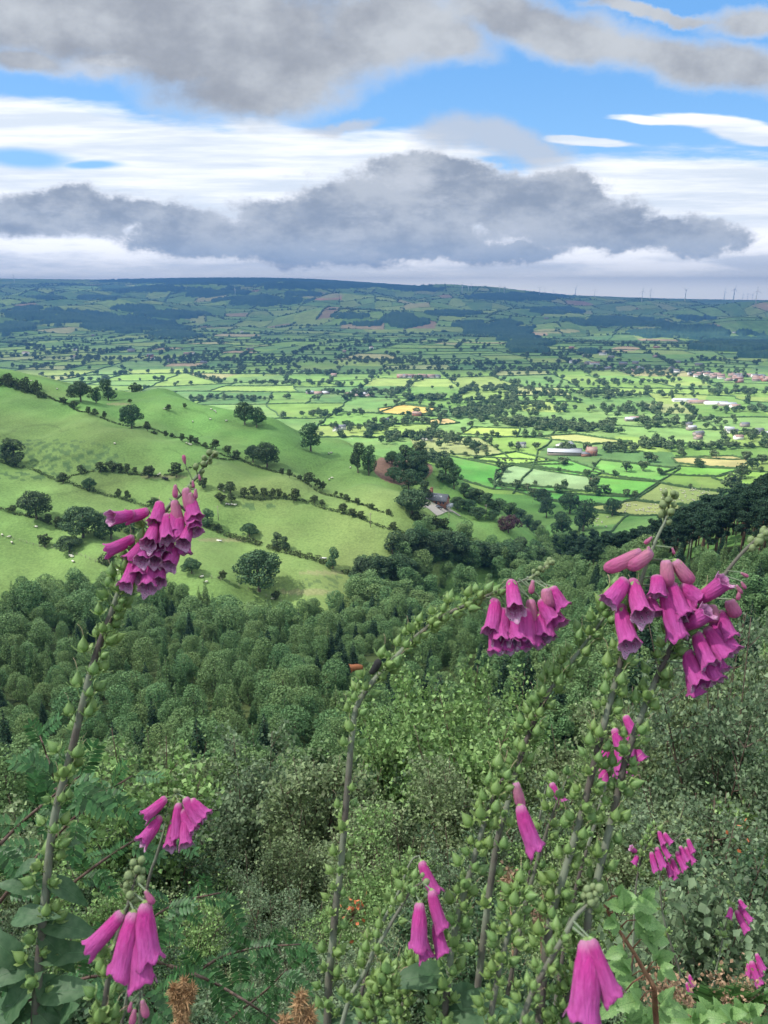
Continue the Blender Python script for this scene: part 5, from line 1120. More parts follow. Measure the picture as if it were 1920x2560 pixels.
def pod(seed, style=True):
    rng = np.random.default_rng(seed); mb = MB(); el = rng.uniform(.3, .7)
    q = spline([(0, 0, 0), (.16, 0, .08 * el), (.29, 0, .26), (.34, 0, .36)], 6); mb.tube(q, [.038, .034, .032, .03, .036, .05], 5, 0)
    M = Matrix.Translation((.34, 0, .36)) @ Matrix.Rotation(rng.uniform(-.2, 1.0), 4, 'Y'); S = MB(); S.merge(sepals(1.08, .95 + .45 * rng.random(), 5, .16 + .2 * rng.random())); mb.merge(S, M)
    c_ = MB(); T_ = [0, .12, .3, .5, .7, .88, 1.0, 1.15]; Rr = [.10, .20, .245, .22, .155, .08, .035, .008]; c_.tube([(0, 0, .02 + .62 * t) for t in T_], [q * .92 for q in Rr], 9, 1)
    if style: c_.tube(spline([(0, 0, .68), (.03, .02, .85), (.10, .03, 1.05), (.22, .05, 1.18)], 5), [.012, .01, .009, .008, .006], 4, 2)
    mb.merge(c_, M); return mb.mesh('seed_pod', [SEP, CAPS, STY], True)
PODS = [pod(i, i % 3 == 0) for i in range(6)]
def leafblade(name, m, L_=1.0, W=.42, fold=.12, droop=.35, n=12, serr=0.0):
    t = np.linspace(0, 1, n); w_ = W * .5 * np.sin(math.pi * np.clip(t, 0, 1) ** .8) ** .9; w_[0] = .012; w_[-1] = .002; zc = -droop * t ** 2 * L_ + .15 * t; V = []
    for i in range(n):
        s_ = (1 + serr * (1 if i % 2 else -1)); rip = .02 * math.sin(i * 2.3)
        V += [(t[i] * L_, -w_[i] * s_, zc[i] + fold * w_[i] * 2 + rip), (t[i] * L_, -w_[i] * .5, zc[i] + fold * w_[i] * .7), (t[i] * L_, 0, zc[i]), (t[i] * L_, w_[i] * .5, zc[i] + fold * w_[i] * .7), (t[i] * L_, w_[i] * s_, zc[i] + fold * w_[i] * 2 - rip)]
    F = [(5 * i + j, 5 * i + j + 1, 5 * i + j + 6, 5 * i + j + 5) for i in range(n - 1) for j in range(4)]; mb = MB().add(V, F); mb.tube([(t[i] * L_, 0, zc[i] - .004) for i in range(n)], np.linspace(.016, .003, n) * L_, 5)
    return mb.mesh(name, [m], True)
LEAFS = [leafblade('leaf', BIGL, 1, .42, .1, .3 + .25 * i) for i in range(3)]
def basis(z, x):
    z = np.array(z, float); z /= np.linalg.norm(z); x = np.array(x, float); x -= z * np.dot(x, z)
    if np.linalg.norm(x) < 1e-6: x = np.cross(z, [1, .2, .1])
    x /= np.linalg.norm(x); y = np.cross(z, x); return x, y, z
def M4(p, xyz, s):
    x, y, z = xyz; s = (s, s, s) if np.isscalar(s) else s
    return Matrix([[x[i] * s[0], y[i] * s[1], z[i] * s[2], p[i]] for i in range(3)] + [[0, 0, 0, 1]])
gr = np.random.default_rng(77); LR = [.043]
PEDM = MB().tube([(0, 0, 0), (0, 0, 1)], [1, 1], 5).mesh('pedicel', [STEMG], True)
def foxglove(label, path, dep, rad, bells=(), pods=None, podsize=.024, buds=(), gbuds=None, leaves=(), closed=(), pinkbuds=(), mat_=None, bl=None, dep1=None, group=None, cl3=None):
    """path: photo pixels from the bottom up; bells: (attach px,py, mouth px,py, [toward]) ; pods: (t0,t1,n)"""
    n = 60; pp = spline(path, n); dp = np.linspace(dep, dep1 or dep, n); P_ = np.array([PT(a, b, d) for (a, b), d in zip(pp, dp)])
    g0 = P_[0].copy(); gz = float(H(g0[0], g0[1])); 
    if g0[2] > gz:
        k = 6; ext = np.array([[g0[0] - (P_[1] - P_[0])[0] * 2 * j, g0[1], g0[2] + (gz - .05 - g0[2]) * j / k] for j in range(k, 0, -1)]); P_ = np.vstack([ext, P_]); off = k
    else: off = 0
    rad = tuple(q * .85 for q in rad); N = len(P_); r = np.concatenate([np.full(off, rad[0]), np.interp(np.linspace(0, 1, n), [0, .6, 1], rad)])
    e = empty('foxglove', tuple(P_[0])); tag(e, label, 'foxglove', group); inv = Matrix.Translation(-Vector(P_[0]))
    def add(me, M, par=e, nm=None):
        o = bpy.data.objects.new(nm or me.name.split('.')[0], me); link(o, par); o.matrix_local = (inv @ M) if par is e else M; return o
    st = MB().tube(P_ - P_[0], r, 8).build('stem', [mat_ or STEM], e, True)
    Q = P_[off:]; T_ = np.gradient(Q, axis=0); T_ /= np.linalg.norm(T_, axis=1)[:, None]
    def flower(me, ax, ay, mx, my, toward, tip=1.0, nm=None, ln=None, lr=LR[0]):
        tw = toward; a = PT(ax, ay, dep - .012); m_ = PT(mx, my, dep - .012); v = m_ - a; l2 = np.linalg.norm(v); full = max(l2, ln or 0); v = v - VIEW * full * tw
        l = max(np.linalg.norm(v), 1e-4); z = v / l; a = a - VIEW * abs(gr.normal() * .006)
        x, y, z = basis(z, np.array([0, 0, -1.0]) - VIEW * .9 if tip > 0 else np.array([0, 0, 1.])); o = add(me, M4(a, (x, y, z), (max(l * .80, lr), max(l * .80, lr), l * 1.04)), nm=nm)
        link(bpy.data.objects.new('calyx', CALYX), o).matrix_local = Matrix.Translation((0, 0, -.03)) @ Matrix.Diagonal((.85, .85, .95, 1))
        k = int(np.argmin(np.linalg.norm(Q - a, axis=1))); k = max(0, k - 1); b = Q[k]; d = b - a; ld = np.linalg.norm(d)
        if ld > .003 and ld < .12:
            xx, yy, zz = basis(d, [1, .3, 0]); Mw = M4(a, (xx, yy, zz), (.0011, .0011, ld)); pe = link(bpy.data.objects.new('pedicel', PEDM), o); pe.matrix_local = M4(a, (x, y, z), l * tip).inverted() @ Mw
        return o
    for q in bells: flower(BELLS[gr.integers(4)], *q[:4], (q[4] if len(q) > 4 else .25) * 1.5 + .12)
    for q in closed: flower(CLOSED[0], *q[:4], q[4] if len(q) > 4 else .1)
    for q in pinkbuds: flower(PBUD[0], *q[:4], .05, nm='bud', lr=0)
    def along(me_list, t0, t1, cnt, sz, up=.5, side=None, nm=None):
        for i in range(cnt):
            t = t0 + (t1 - t0) * (i + gr.uniform(-.3, .3)) / max(cnt - 1, 1); t = min(max(t, 0), 1); k = min(int(t * (n - 1)), n - 1); z = T_[k]; a = i * 2.399 + gr.uniform(-.3, .3)
            x0, y0, _ = basis(z, [1, 0, 0]); x = x0 * math.cos(a) + y0 * math.sin(a)
            if side is not None: x = x * .55 + np.array([side, 0, 0]) * .8; x = basis(z, x)[0]
            zz = basis(np.array([0, 0, 1.0]) * .55 + z * .6, x)[2]; xx, yy, zz = basis(zz, x)
            s_ = sz * gr.uniform(.75, 1.2) * (.84 if me_list is PODS else 1); add(me_list[gr.integers(len(me_list))], M4(Q[k] + x * r[off + k] * .7, (xx, yy, zz), s_), nm=nm)
    if pods:
        for q in (pods if isinstance(pods, list) else [pods]): along(PODS, *q[:3], q[3] if len(q) > 3 else podsize / .6, side=q[4] if len(q) > 4 else None)
    if gbuds: along([GBUD], *gbuds[:3], gbuds[3], side=gbuds[4] if len(gbuds) > 4 else None)
    for px, py, ang, ln, v in leaves:       # attach pixel, direction on the picture in degrees (0 right, 90 up), length m, variant
        a = PT(px, py, dep); d = np.array([math.cos(R(ang)), 0, math.sin(R(ang))]) - VIEW * gr.uniform(-.3, .5); x = d / np.linalg.norm(d); up = np.array([0, 0, 1.0]) - VIEW * .5; z = up - x * np.dot(up, x); z /= np.linalg.norm(z); y = np.cross(z, x)
        add(LEAFS[v % 3], M4(a, (x, y, z), ln), nm='leaf')
    return e, Q
def cv(lst, ox, oy, k): return [tuple([a[0] / k + ox, a[1] / k + oy, a[2] / k + ox, a[3] / k + oy] + list(a[4:])) for a in lst]
# the tall spire at the left
foxglove('tall leaning foxglove spire at the left with a large bell cluster over the pasture',
    [(87, 2575), (98, 2400), (112, 2256), (133, 2060), (174, 1897), (231, 1666), (280, 1530), (307, 1458), (345, 1395), (382, 1330), (425, 1262), (463, 1226), (509, 1168), (534, 1134)], 1.3, (.0098, .0056, .0014),
    cv([(690, 700, 500, 760, .1), (560, 720, 420, 765, .9), (550, 955, 310, 1085, .1), (790, 610, 780, 810, .35), (770, 800, 760, 1010, .7), (870, 730, 930, 970, .35), (650, 980, 530, 1180, .3), (700, 970, 690, 1170, .6), (1080, 700, 1160, 840, .3), (1090, 850, 1080, 1010, .6), (1040, 960, 1050, 1110, .1),
        (900, 990, 880, 1120, .6), (880, 1100, 900, 1240, .5), (560, 1170, 540, 1410, .45), (720, 1150, 740, 1430, .45), (1000, 760, 1010, 960, .2), (1100, 560, 1160, 760, .2), (780, 1000, 800, 1180, .6), (830, 860, 820, 1050, .6), (960, 1050, 930, 1220, .5), (640, 1120, 640, 1330, .5), (820, 1220, 830, 1380, .5), (1120, 760, 1170, 900, .4), (950, 700, 960, 900, .3)], 200, 1100, 3.95),
    [(.04, .70, 62, .044), (.15, .69, 38, .040, 1)], gbuds=(.86, 1.0, 15, .020, .5), closed=cv([(940, 590, 1010, 850), (1050, 470, 1110, 710), (1080, 520, 1140, 700)], 200, 1100, 3.95), pinkbuds=cv([(960, 440, 960, 570), (1150, 480, 1155, 580), (1040, 240, 1025, 150), (1120, 400, 1130, 470), (1190, 340, 1200, 400)], 200, 1100, 3.95),
    leaves=[(100, 2230, 150, .07, 1), (110, 2200, -20, .08, 2), (95, 2330, -40, .09, 2), (92, 2310, -5, .10, 1), (90, 2340, 215, .09, 2), (85, 2400, 10, .10, 1), (95, 2420, 170, .10, 2), (88, 2440, -50, .12, 2), (85, 2470, 200, .11, 1), (88, 2490, 15, .11, 0), (85, 2520, -35, .11, 2), (85, 2540, 170, .12, 2), (100, 2150, 200, .05, 1), (130, 2120, 20, .045, 1), (60, 2520, 240, .10, 2), (110, 2500, -80, .10, 2), (20, 2480, 100, .12, 1), (60, 2420, 120, .10, 2), (30, 2300, 30, .09, 1), (10, 2560, 60, .12, 0), (150, 2560, 60, .09, 0)])
LR[0] = .034
foxglove('short foxglove with three long magenta bells at lower left', [(240, 2580), (253, 2560), (275, 2419), (289, 2357), (315, 2281), (333, 2216), (347, 2169)], .80, (.0040, .0028, .001),
    [(312, 2272, 243, 2345, .1), (338, 2272, 322, 2392, .15), (364, 2252, 388, 2368, .15), (358, 2285, 374, 2412, .2)], (.0, .42, 22, .030), gbuds=(.72, 1.0, 13, .018), pinkbuds=[(366, 2220, 388, 2252)])
LR[0] = .044
foxglove('slim foxglove with a drooping bell cluster behind the short one', [(300, 2580), (335, 2400), (371, 2205), (390, 2144), (408, 2086), (416, 2050), (428, 2000), (440, 1982)], 1.5, (.0040, .0032, .001),
    cv([(1330, 1570, 1190, 1680, .3), (1290, 1710, 1185, 1850, .5), (1430, 1610, 1440, 1830, .2), (1480, 1565, 1610, 1730, .1), (1530, 1580, 1660, 1690, .1), (1500, 1690, 1530, 1870, .4), (1390, 1740, 1390, 1910, .4), (1460, 1660, 1570, 1790, .2)], 0, 1500, 3.19), (.55, .82, 16, .036, .9), gbuds=(.97, 1.0, 4, .018))
LR[0] = .050
foxglove('tall foxglove arching over to the right with its bell cluster hanging at centre right', [(818, 2580), (822, 2448), (831, 2365), (839, 2267), (850, 2187), (862, 2050), (879, 1851), (891, 1770), (926, 1712), (983, 1650), (1041, 1591), (1111, 1539), (1192, 1501), (1261, 1470), (1331, 1440), (1377, 1405)], 1.3, (.0082, .0050, .0012),
    cv([(600, 480, 590, 780, .75), (410, 690, 330, 1040, .35), (640, 780, 660, 1150, .4), (400, 980, 400, 1270, .35), (1080, 550, 1190, 780, .1), (950, 690, 1060, 920, .2), (1090, 800, 1170, 980, .3), (1000, 880, 1000, 1120, .3), (850, 890, 850, 1200, .35), (520, 980, 520, 1270, .3), (480, 800, 460, 1060, .3), (760, 800, 740, 1150, .3), (560, 900, 560, 1180, .5), (700, 950, 700, 1240, .3), (930, 850, 930, 1120, .4), (450, 850, 440, 1150, .5)], 1150, 1350, 4.74),
    [(.02, .50, 44, .036), (.50, .82, 38, .036), (.55, .84, 14, .036, 1)], gbuds=(.93, 1.0, 10, .020, 1), closed=cv([(830, 690, 850, 1050), (1000, 560, 1040, 800)], 1150, 1350, 4.74), pinkbuds=cv([(860, 470, 830, 630), (1020, 540, 1030, 600)], 1150, 1350, 4.74),
    leaves=[(850, 2545, 8, .13, 1), (880, 2560, 160, .08, 2), (835, 2480, -10, .05, 2)])
foxglove('bending seed stalk left of the right-hand flower group', [(1180, 2580), (1235, 2150), (1272, 2000), (1300, 1897), (1335, 1805), (1377, 1724), (1446, 1631), (1510, 1545), (1545, 1490)], 1.28, (.0070, .0048, .002), pods=[(.0, .98, 70, .038), (.3, .95, 18, .036, -1)], closed=[(1560, 1445, 1505, 1500, .2)])
foxglove('upright foxglove of the right-hand group with pale pink bells around its top', [(1345, 2580), (1370, 2340), (1400, 2220), (1457, 2025), (1495, 1870), (1540, 1700), (1572, 1580), (1586, 1520), (1610, 1430), (1640, 1350), (1668, 1290), (1674, 1240)], 1.2, (.0082, .0050, .0012),
    cv([(320, 900, 150, 1100, .1), (400, 915, 400, 1200, .6), (280, 1140, 290, 1460, .45), (750, 940, 810, 1210, .25), (850, 950, 985, 1080, .1), (690, 1000, 740, 1400, .2), (560, 1080, 590, 1220, .3), (600, 870, 580, 1040, .2), (880, 1080, 905, 1220, .3), (800, 1000, 760, 1240, .3)], 1470, 1200, 3.687),
    [(.0, .66, 84, .040), (.1, .60, 14, .038, 1)], gbuds=(.88, 1.0, 11, .024), closed=cv([(490, 650, 155, 820, 0), (580, 650, 350, 800, .1), (700, 730, 710, 970), (785, 735, 940, 945)], 1470, 1200, 3.687), pinkbuds=cv([(560, 610, 520, 720), (560, 520, 490, 580), (760, 620, 780, 680)], 1470, 1200, 3.687))
foxglove('right-most tall foxglove leaning to the right with deep magenta bells', [(1440, 2580), (1470, 2300), (1495, 2190), (1535, 2025), (1570, 1880), (1625, 1735), (1678, 1620), (1730, 1540), (1795, 1458), (1850, 1388), (1912, 1330), (1935, 1312)], 1.2, (.0082, .0052, .0015),
    cv([(985, 1110, 1150, 920, .45), (850, 1340, 1000, 1190, .45), (980, 1395, 1030, 1650, .35), (910, 1560, 950, 1830, .4), (1080, 1350, 1190, 1590, .3), (1200, 1200, 1250, 1420, .2), (1140, 1300, 1230, 1440, .2), (1060, 1620, 1110, 1810, .3), (930, 1760, 965, 1940, .1), (1220, 1400, 1270, 1550, .3), (1130, 1560, 1180, 1730, .3), (1010, 1700, 1030, 1860, .3)], 1470, 1200, 3.687),
    [(.0, .68, 62, .038), (.2, .68, 18, .038, 1)], gbuds=(.84, 1.0, 22, .024, 1), closed=cv([(1120, 1140, 1135, 1310), (1270, 1090, 1330, 1250)], 1470, 1200, 3.687), pinkbuds=cv([(1350, 960, 1400, 1040), (1400, 850, 1470, 890), (1400, 930, 1440, 1000), (1380, 1010, 1360, 1100)], 1470, 1200, 3.687))
LR[0] = .036
foxglove('seed stalk with two last pink bells on the right of its tip', [(1108, 2580), (1122, 2430), (1140, 2314), (1170, 2200), (1203, 2083), (1232, 2000), (1255, 1950), (1282, 1945)], 1.1, (.0060, .0045, .0015), [(1296, 2005, 1328, 2098, .1)], [(0, .85, 58, .036)], closed=[(1288, 1952, 1304, 2018, 0)], leaves=[(1120, 2480, -30, .11, 2), (1115, 2530, 15, .12, 1), (1130, 2440, 160, .09, 2), (1190, 2520, -60, .10, 2)])
foxglove('slender forked foxglove at lower centre carrying five small bells', [(850, 2580), (875, 2495), (911, 2433), (940, 2375), (998, 2274), (1030, 2225), (1055, 2205)], 1.05, (.0040, .0030, .001), [(1048, 2245, 1045, 2335, .15), (1078, 2222, 1102, 2300, .1), (1052, 2318, 1066, 2372, .3), (1090, 2298, 1104, 2358, .2)], [(.1, .85, 20, .030, -.4)], gbuds=(.95, 1, 2, .018))
foxglove('thin seed stalk topped by a single bell above the forked one', [(900, 2500), (925, 2400), (960, 2300), (990, 2245), (1027, 2155), (1050, 2138)], 1.12, (.0034, .0026, .001), [(1052, 2148, 1088, 2212, .2)], [(.2, .8, 12, .028, -.5)])
LR[0] = .030
foxglove('near foxglove whose two long bells hang at bottom right', [(1300, 2580), (1321, 2505), (1365, 2419), (1408, 2345), (1440, 2290), (1468, 2262), (1478, 2235)], .66, (.0032, .0026, .0008), [(1466, 2345, 1443, 2498, .15), (1471, 2338, 1514, 2448, .15)], (.0, .5, 16, .020), gbuds=(.8, 1.0, 14, .014))
LR[0] = .046
foxglove('small far foxglove with a left-leaning flowered top beside the dark scrub', [(1580, 2420), (1588, 2240), (1600, 2160), (1622, 2100), (1642, 2068), (1652, 2062)], 3.2, (.005, .004, .001), cv([(1030, 60, 1045, 120), (1055, 65, 1085, 112), (1040, 125, 1070, 190), (1012, 150, 1035, 240), (985, 180, 995, 265), (905, 200, 885, 245, 0), (900, 180, 868, 158, 0)], 1200, 2050, 2.304), (.3, .75, 20, .05), gbuds=(.93, 1, 6, .02))
foxglove('small far foxglove with a drooping crescent of bells, right of its twin', [(1700, 2430), (1660, 2300), (1650, 2180), (1672, 2118), (1700, 2088), (1716, 2084)], 3.2, (.005, .003, .001), cv([(1195, 105, 1212, 165), (1150, 145, 1175, 215), (1130, 175, 1160, 255), (1100, 215, 1122, 285), (1070, 225, 1082, 295), (1180, 150, 1212, 220), (1100, 240, 1105, 310), (1205, 150, 1215, 180)], 1200, 2050, 2.304), (.1, .5, 12, .04), gbuds=(.95, 1, 5, .02))
foxglove('small foxglove flowering at the right edge above the ferns', [(1780, 2470), (1800, 2380), (1815, 2310), (1832, 2255), (1842, 2238)], 3.3, (.004, .003, .001), cv([(1490, 455, 1512, 492), (1490, 485, 1535, 555), (1475, 515, 1512, 605), (1442, 500, 1420, 548)], 1200, 2050, 2.304), (.1, .7, 16, .045), gbuds=(.93, 1, 5, .02))
foxglove('small foxglove low in the right corner with a few dark bells', [(1835, 2530), (1855, 2460), (1875, 2405), (1888, 2380)], 3.3, (.004, .003, .001), cv([(1590, 765, 1612, 835), (1560, 805, 1582, 905), (1545, 825, 1525, 885), (1595, 815, 1605, 875), (1570, 830, 1560, 890)], 1200, 2050, 2.304), (.1, .6, 8, .04), gbuds=(.9, 1, 5, .02))
foxglove('tiny foxglove with two bells leaning left at the bottom right', [(1640, 2520), (1680, 2455), (1708, 2432), (1716, 2428)], 3.6, (.003, .002, .001), cv([(1200, 885, 1218, 935), (1185, 925, 1205, 990)], 1200, 2050, 2.304), (.1, .7, 6, .03))
foxglove('foxglove half hidden behind the right-hand stalks with magenta bells', [(1380, 2560), (1430, 2260), (1490, 2050), (1530, 1900), (1556, 1810), (1566, 1780)], 1.75, (.0055, .004, .001), cv([(1030, 575, 1065, 650), (990, 635, 1015, 735), (1040, 670, 1020, 800), (960, 720, 928, 775), (940, 810, 938, 865), (1075, 710, 1100, 760), (1010, 720, 1000, 830), (1060, 640, 1040, 740)], 960, 1450, 1.728), (.2, .8, 26, .038))
foxglove('thin stalk with one small bell between the tall seed stalks', [(1270, 2480), (1320, 2200), (1350, 2040), (1366, 1965), (1374, 1950)], 2.0, (.004, .003, .001), [(1376, 1955, 1404, 2000, .1)], (.3, .9, 14, .03))
foxglove('budding young foxglove with salmon pink buds at bottom left', [(350, 2590), (352, 2500), (355, 2440), (352, 2420)], .8, (.003, .002, .001), gbuds=(.45, 1.0, 12, .018), pinkbuds=[(362, 2485, 374, 2528), (345, 2505, 338, 2545), (336, 2490, 330, 2515)])
for lab, pth, dp, k in (('seed stalk rising between the two tall right-hand foxgloves', [(1250, 2580), (1290, 2380), (1330, 2200), (1380, 2040), (1420, 1940)], 1.35, .036), ('seed stalk at the foot of the right-hand group', [(1220, 2580), (1245, 2440), (1275, 2320), (1300, 2230)], 1.0, .032), ('thin seed stalk right of the arching foxglove', [(1000, 2580), (1015, 2470), (1035, 2400)], 1.2, .03),
                        ('short seed stalk behind the bottom right bells', [(1395, 2580), (1430, 2450), (1450, 2340)], 1.2, .034), ('short leafy seed stalk at bottom centre', [(930, 2580), (945, 2500), (975, 2440)], 1.0, .03)):
    foxglove(lab, pth, dp, (.005, .004, .0015), pods=[(.0, 1.0, 34, k)])
# ------------------------------------------------------------ bramble, rowan, dead gorse, seedheads, fern
BRL = leafmat('bramble_leaf', (.19, .36, .12), (.30, .47, .18), .35, .45, .4, 20); CANE = mat('bramble_cane', (.22, .09, .06), .7, (.30, .17, .10), 30)
RWL = leafmat('rowan_leaf', (.040, .12, .040), (.075, .18, .06), .3, .45, .4, 12); DRY = mat('dead_gorse', (.50, .33, .18), .9, (.34, .20, .10), 40, isl=.3); DRYS = mat('dry_seedhead', (.40, .27, .17), .9, (.26, .16, .10), 60, isl=.3)
FERN = leafmat('fern_frond', (.11, .24, .07), (.17, .32, .10), .3, .5, .3, 12); ORG = mat('orange_leaves', (.55, .16, .06), .6, (.40, .14, .06), 20, isl=.3)
BRM = [leafblade('leaflet', BRL, 1, .62, .10, .2 + .2 * i, 16, .10) for i in range(3)]
def rooted(name, label, cat, px, py, dep, group=None):
    p = PT(px, py, dep); e = empty(name, tuple(p)); tag(e, label, cat, group); return e, p
def oriented(me, e, base, p, dirv, up, s, nm=None):
    x = dirv / np.linalg.norm(dirv); z = up - x * np.dot(up, x); z /= np.linalg.norm(z); y = np.cross(z, x)
    o = bpy.data.objects.new(nm or me.name.split('.')[0], me); link(o, e); o.matrix_local = Matrix.Translation(-Vector(base)) @ M4(p, (x, y, z), s); return o
hr = np.random.default_rng(12)
for lab, dep, path, lvs in (('bramble with a thick red-brown cane and pale green leaves at lower right', 1.5, [(1645, 2600), (1638, 2527), (1634, 2467), (1608, 2423), (1586, 2384), (1560, 2345), (1530, 2300), (1512, 2262)],
      [(1545, 2240, 20, .055), (1590, 2262, -15, .06), (1590, 2300, -5, .075), (1600, 2320, 10, .07), (1540, 2300, 190, .05), (1620, 2345, 0, .06), (1560, 2375, 200, .055), (1640, 2400, 40, .06), (1650, 2420, -20, .05), (1575, 2420, 160, .07), (1580, 2440, 210, .06), (1600, 2500, 180, .075), (1545, 2500, 200, .07), (1650, 2510, 5, .07), (1560, 2270, 100, .07), (1610, 2250, 60, .05)]),
      ('bramble sprays covering the ground at bottom right', 1.7, [(1760, 2600), (1740, 2560), (1700, 2540), (1650, 2545), (1600, 2560)], [(1560 + 24 * i, 2530 + (i * 37) % 40, 30 + (i * 71) % 140, .07) for i in range(15)])):
    e, b0 = rooted('bramble', lab, 'bramble', *path[0], dep); P_ = np.array([PT(a, b, dep) for a, b in spline(path, 24)]); MB().tube(P_ - b0, np.linspace(.006, .003, 24), 6).build('cane', [CANE], e, True)
    for px, py, an, s in lvs:
        c_ = PT(px, py, dep - .02 + hr.normal() * .02); k = int(np.argmin(np.linalg.norm(P_ - c_, axis=1))); MB().tube([P_[k] - b0, (P_[k] + c_) / 2 - b0 + [0, 0, .01], c_ - b0], [.0022, .0016, .0012], 4).build('twig', [CANE], e)
        for da, ss_ in ((0, 1.0), (62, .8), (-62, .8)):
            d = np.array([math.cos(R(an + da)), 0, math.sin(R(an + da))]) - VIEW * hr.uniform(0, .8); oriented(BRM[hr.integers(3)], e, b0, c_, d, np.array([0, 0, 1.0]) - VIEW * .8, s * ss_ * .72, 'leaf')
def pinnate():
    mb = MB(); n = 7; mb.tube([(0, 0, 0), (.5, 0, .03), (1, 0, -.06)], [.012, .008, .004], 4)
    for i in range(n):
        t = .18 + .74 * i / (n - 1); z = .03 - .08 * t * t
        for s in ((-1, 1) if i < n - 1 else (-1, 1, 0)):
            l = .34 * (1 - .35 * abs(t - .5)); d = np.array([.45, .9 * s, -.12]) if s else np.array([1, 0, -.1]); d = d / np.linalg.norm(d); w_ = np.cross([0, 0, 1], d) * l * .17; p = np.array([t, 0, z])
            mb.add([p, p + d * l * .3 + w_, p + d * l * .7 + w_ * .9 + [0, 0, -.01], p + d * l, p + d * l * .7 - w_ * .9 + [0, 0, -.01], p + d * l * .3 - w_, p + d * l * .35 + [0, 0, -.012], p + d * l * .7 + [0, 0, -.02]],
                   [(0, 1, 6, 5), (1, 2, 7, 6), (2, 3, 4, 7), (6, 7, 4, 5)])
    return mb.mesh('leaf', [RWL])
PIN = pinnate()
for i, (lab, dep, path, n) in enumerate((('rowan branch reaching up behind the tall left spire', 2.2, [(-60, 2330), (60, 2180), (170, 2060), (250, 1990), (330, 1940)], 14), ('rowan branch at the left edge with dark pinnate leaves', 2.0, [(-80, 2200), (20, 2090), (120, 2000), (200, 1940)], 12),
                      ('rowan branch spreading behind the short foxglove', 2.4, [(200, 2420), (330, 2330), (440, 2260), (560, 2230)], 16), ('long bare rowan twig curving right above the dead gorse', 2.3, [(380, 2400), (520, 2450), (640, 2520), (720, 2580)], 9),
                      ('rowan branch low between the left plants and the arching stem', 2.6, [(430, 2480), (540, 2400), (640, 2370), (760, 2360)], 16), ('rowan spray above the short foxglove', 2.6, [(140, 2240), (260, 2150), (360, 2090), (450, 2070)], 12), ('rowan branch in the bottom left corner', 1.9, [(-40, 2560), (120, 2480), (260, 2440), (380, 2500)], 12),
                      ('small rowan top with pale unopened leaves at left', 2.4, [(130, 2100), (140, 1980), (120, 1900), (100, 1840)], 9), ('rowan branch among birch at the lower middle', 3.0, [(560, 2560), (660, 2480), (720, 2420)], 12))):
    e, b0 = rooted('rowan_branch', lab, 'rowan branch', *path[0], dep); P_ = np.array([PT(a, b, dep + .1 * math.sin(j)) for j, (a, b) in enumerate(spline(path, 20))]); MB().tube(P_ - b0, np.linspace(.006, .002, 20), 6).build('twig', [TWIG], e, True)
    for k in range(n):
        q = P_[int(3 + 16 * k / max(n - 1, 1))]; a = (k * 2.4); tdir = P_[-1] - P_[0]; tdir /= np.linalg.norm(tdir); d = tdir * .5 + np.array([math.cos(a), -.35, math.sin(a)]) * .9; oriented(PIN, e, b0, q, d, np.array([0, 0, 1.0]) - VIEW * .9 + hr.normal(size=3) * .3, hr.uniform(.08, .125), 'leaf')
def spiky(P0, P1, rad, n, s, rng):
    mb = MB(); mb.tube([P0, (P0 + P1) / 2, P1], [.004, .004, .002], 5)
    for i in range(n):
        t = rng.random() ** .8; a = rng.uniform(0, 6.283); c_ = P0 + (P1 - P0) * t; o_ = np.array([math.cos(a), math.sin(a), rng.uniform(-.3, .6)]); rr_ = rad * (1.05 - .75 * t) * rng.uniform(.1, 1); p = c_ + o_ * rr_
        for j in range(4):
            d = o_ * .5 + rng.normal(size=3) * .8; d /= np.linalg.norm(d); q = np.cross(d, rng.normal(size=3)); q /= np.linalg.norm(q); l = s * rng.uniform(.5, 1.2); mb.add([p - q * l * .10, p + q * l * .10, p + d * l], [(0, 1, 2)])
    return mb
for lab, dep, pts, rad in (('tall dead brown gorse spike beside the arching stem at the bottom', 1.15, [(745, 2640, 752, 2485), (705, 2640, 712, 2550), (775, 2640, 772, 2530)], .014), ('dead brown gorse top right of the short foxglove', 1.5, [(455, 2600, 452, 2480), (448, 2520, 434, 2468), (458, 2520, 482, 2466), (455, 2570, 460, 2452)], .013)):
    p0 = PT(pts[0][0], pts[0][1], dep); e = empty('dead_gorse', tuple(p0)); tag(e, lab, 'gorse')
    for a in pts: spiky(PT(a[0], a[1], dep) - p0, PT(a[2], a[3], dep) - p0, rad, 240, .014, hr).build('spiny_shoot', [DRY], e)
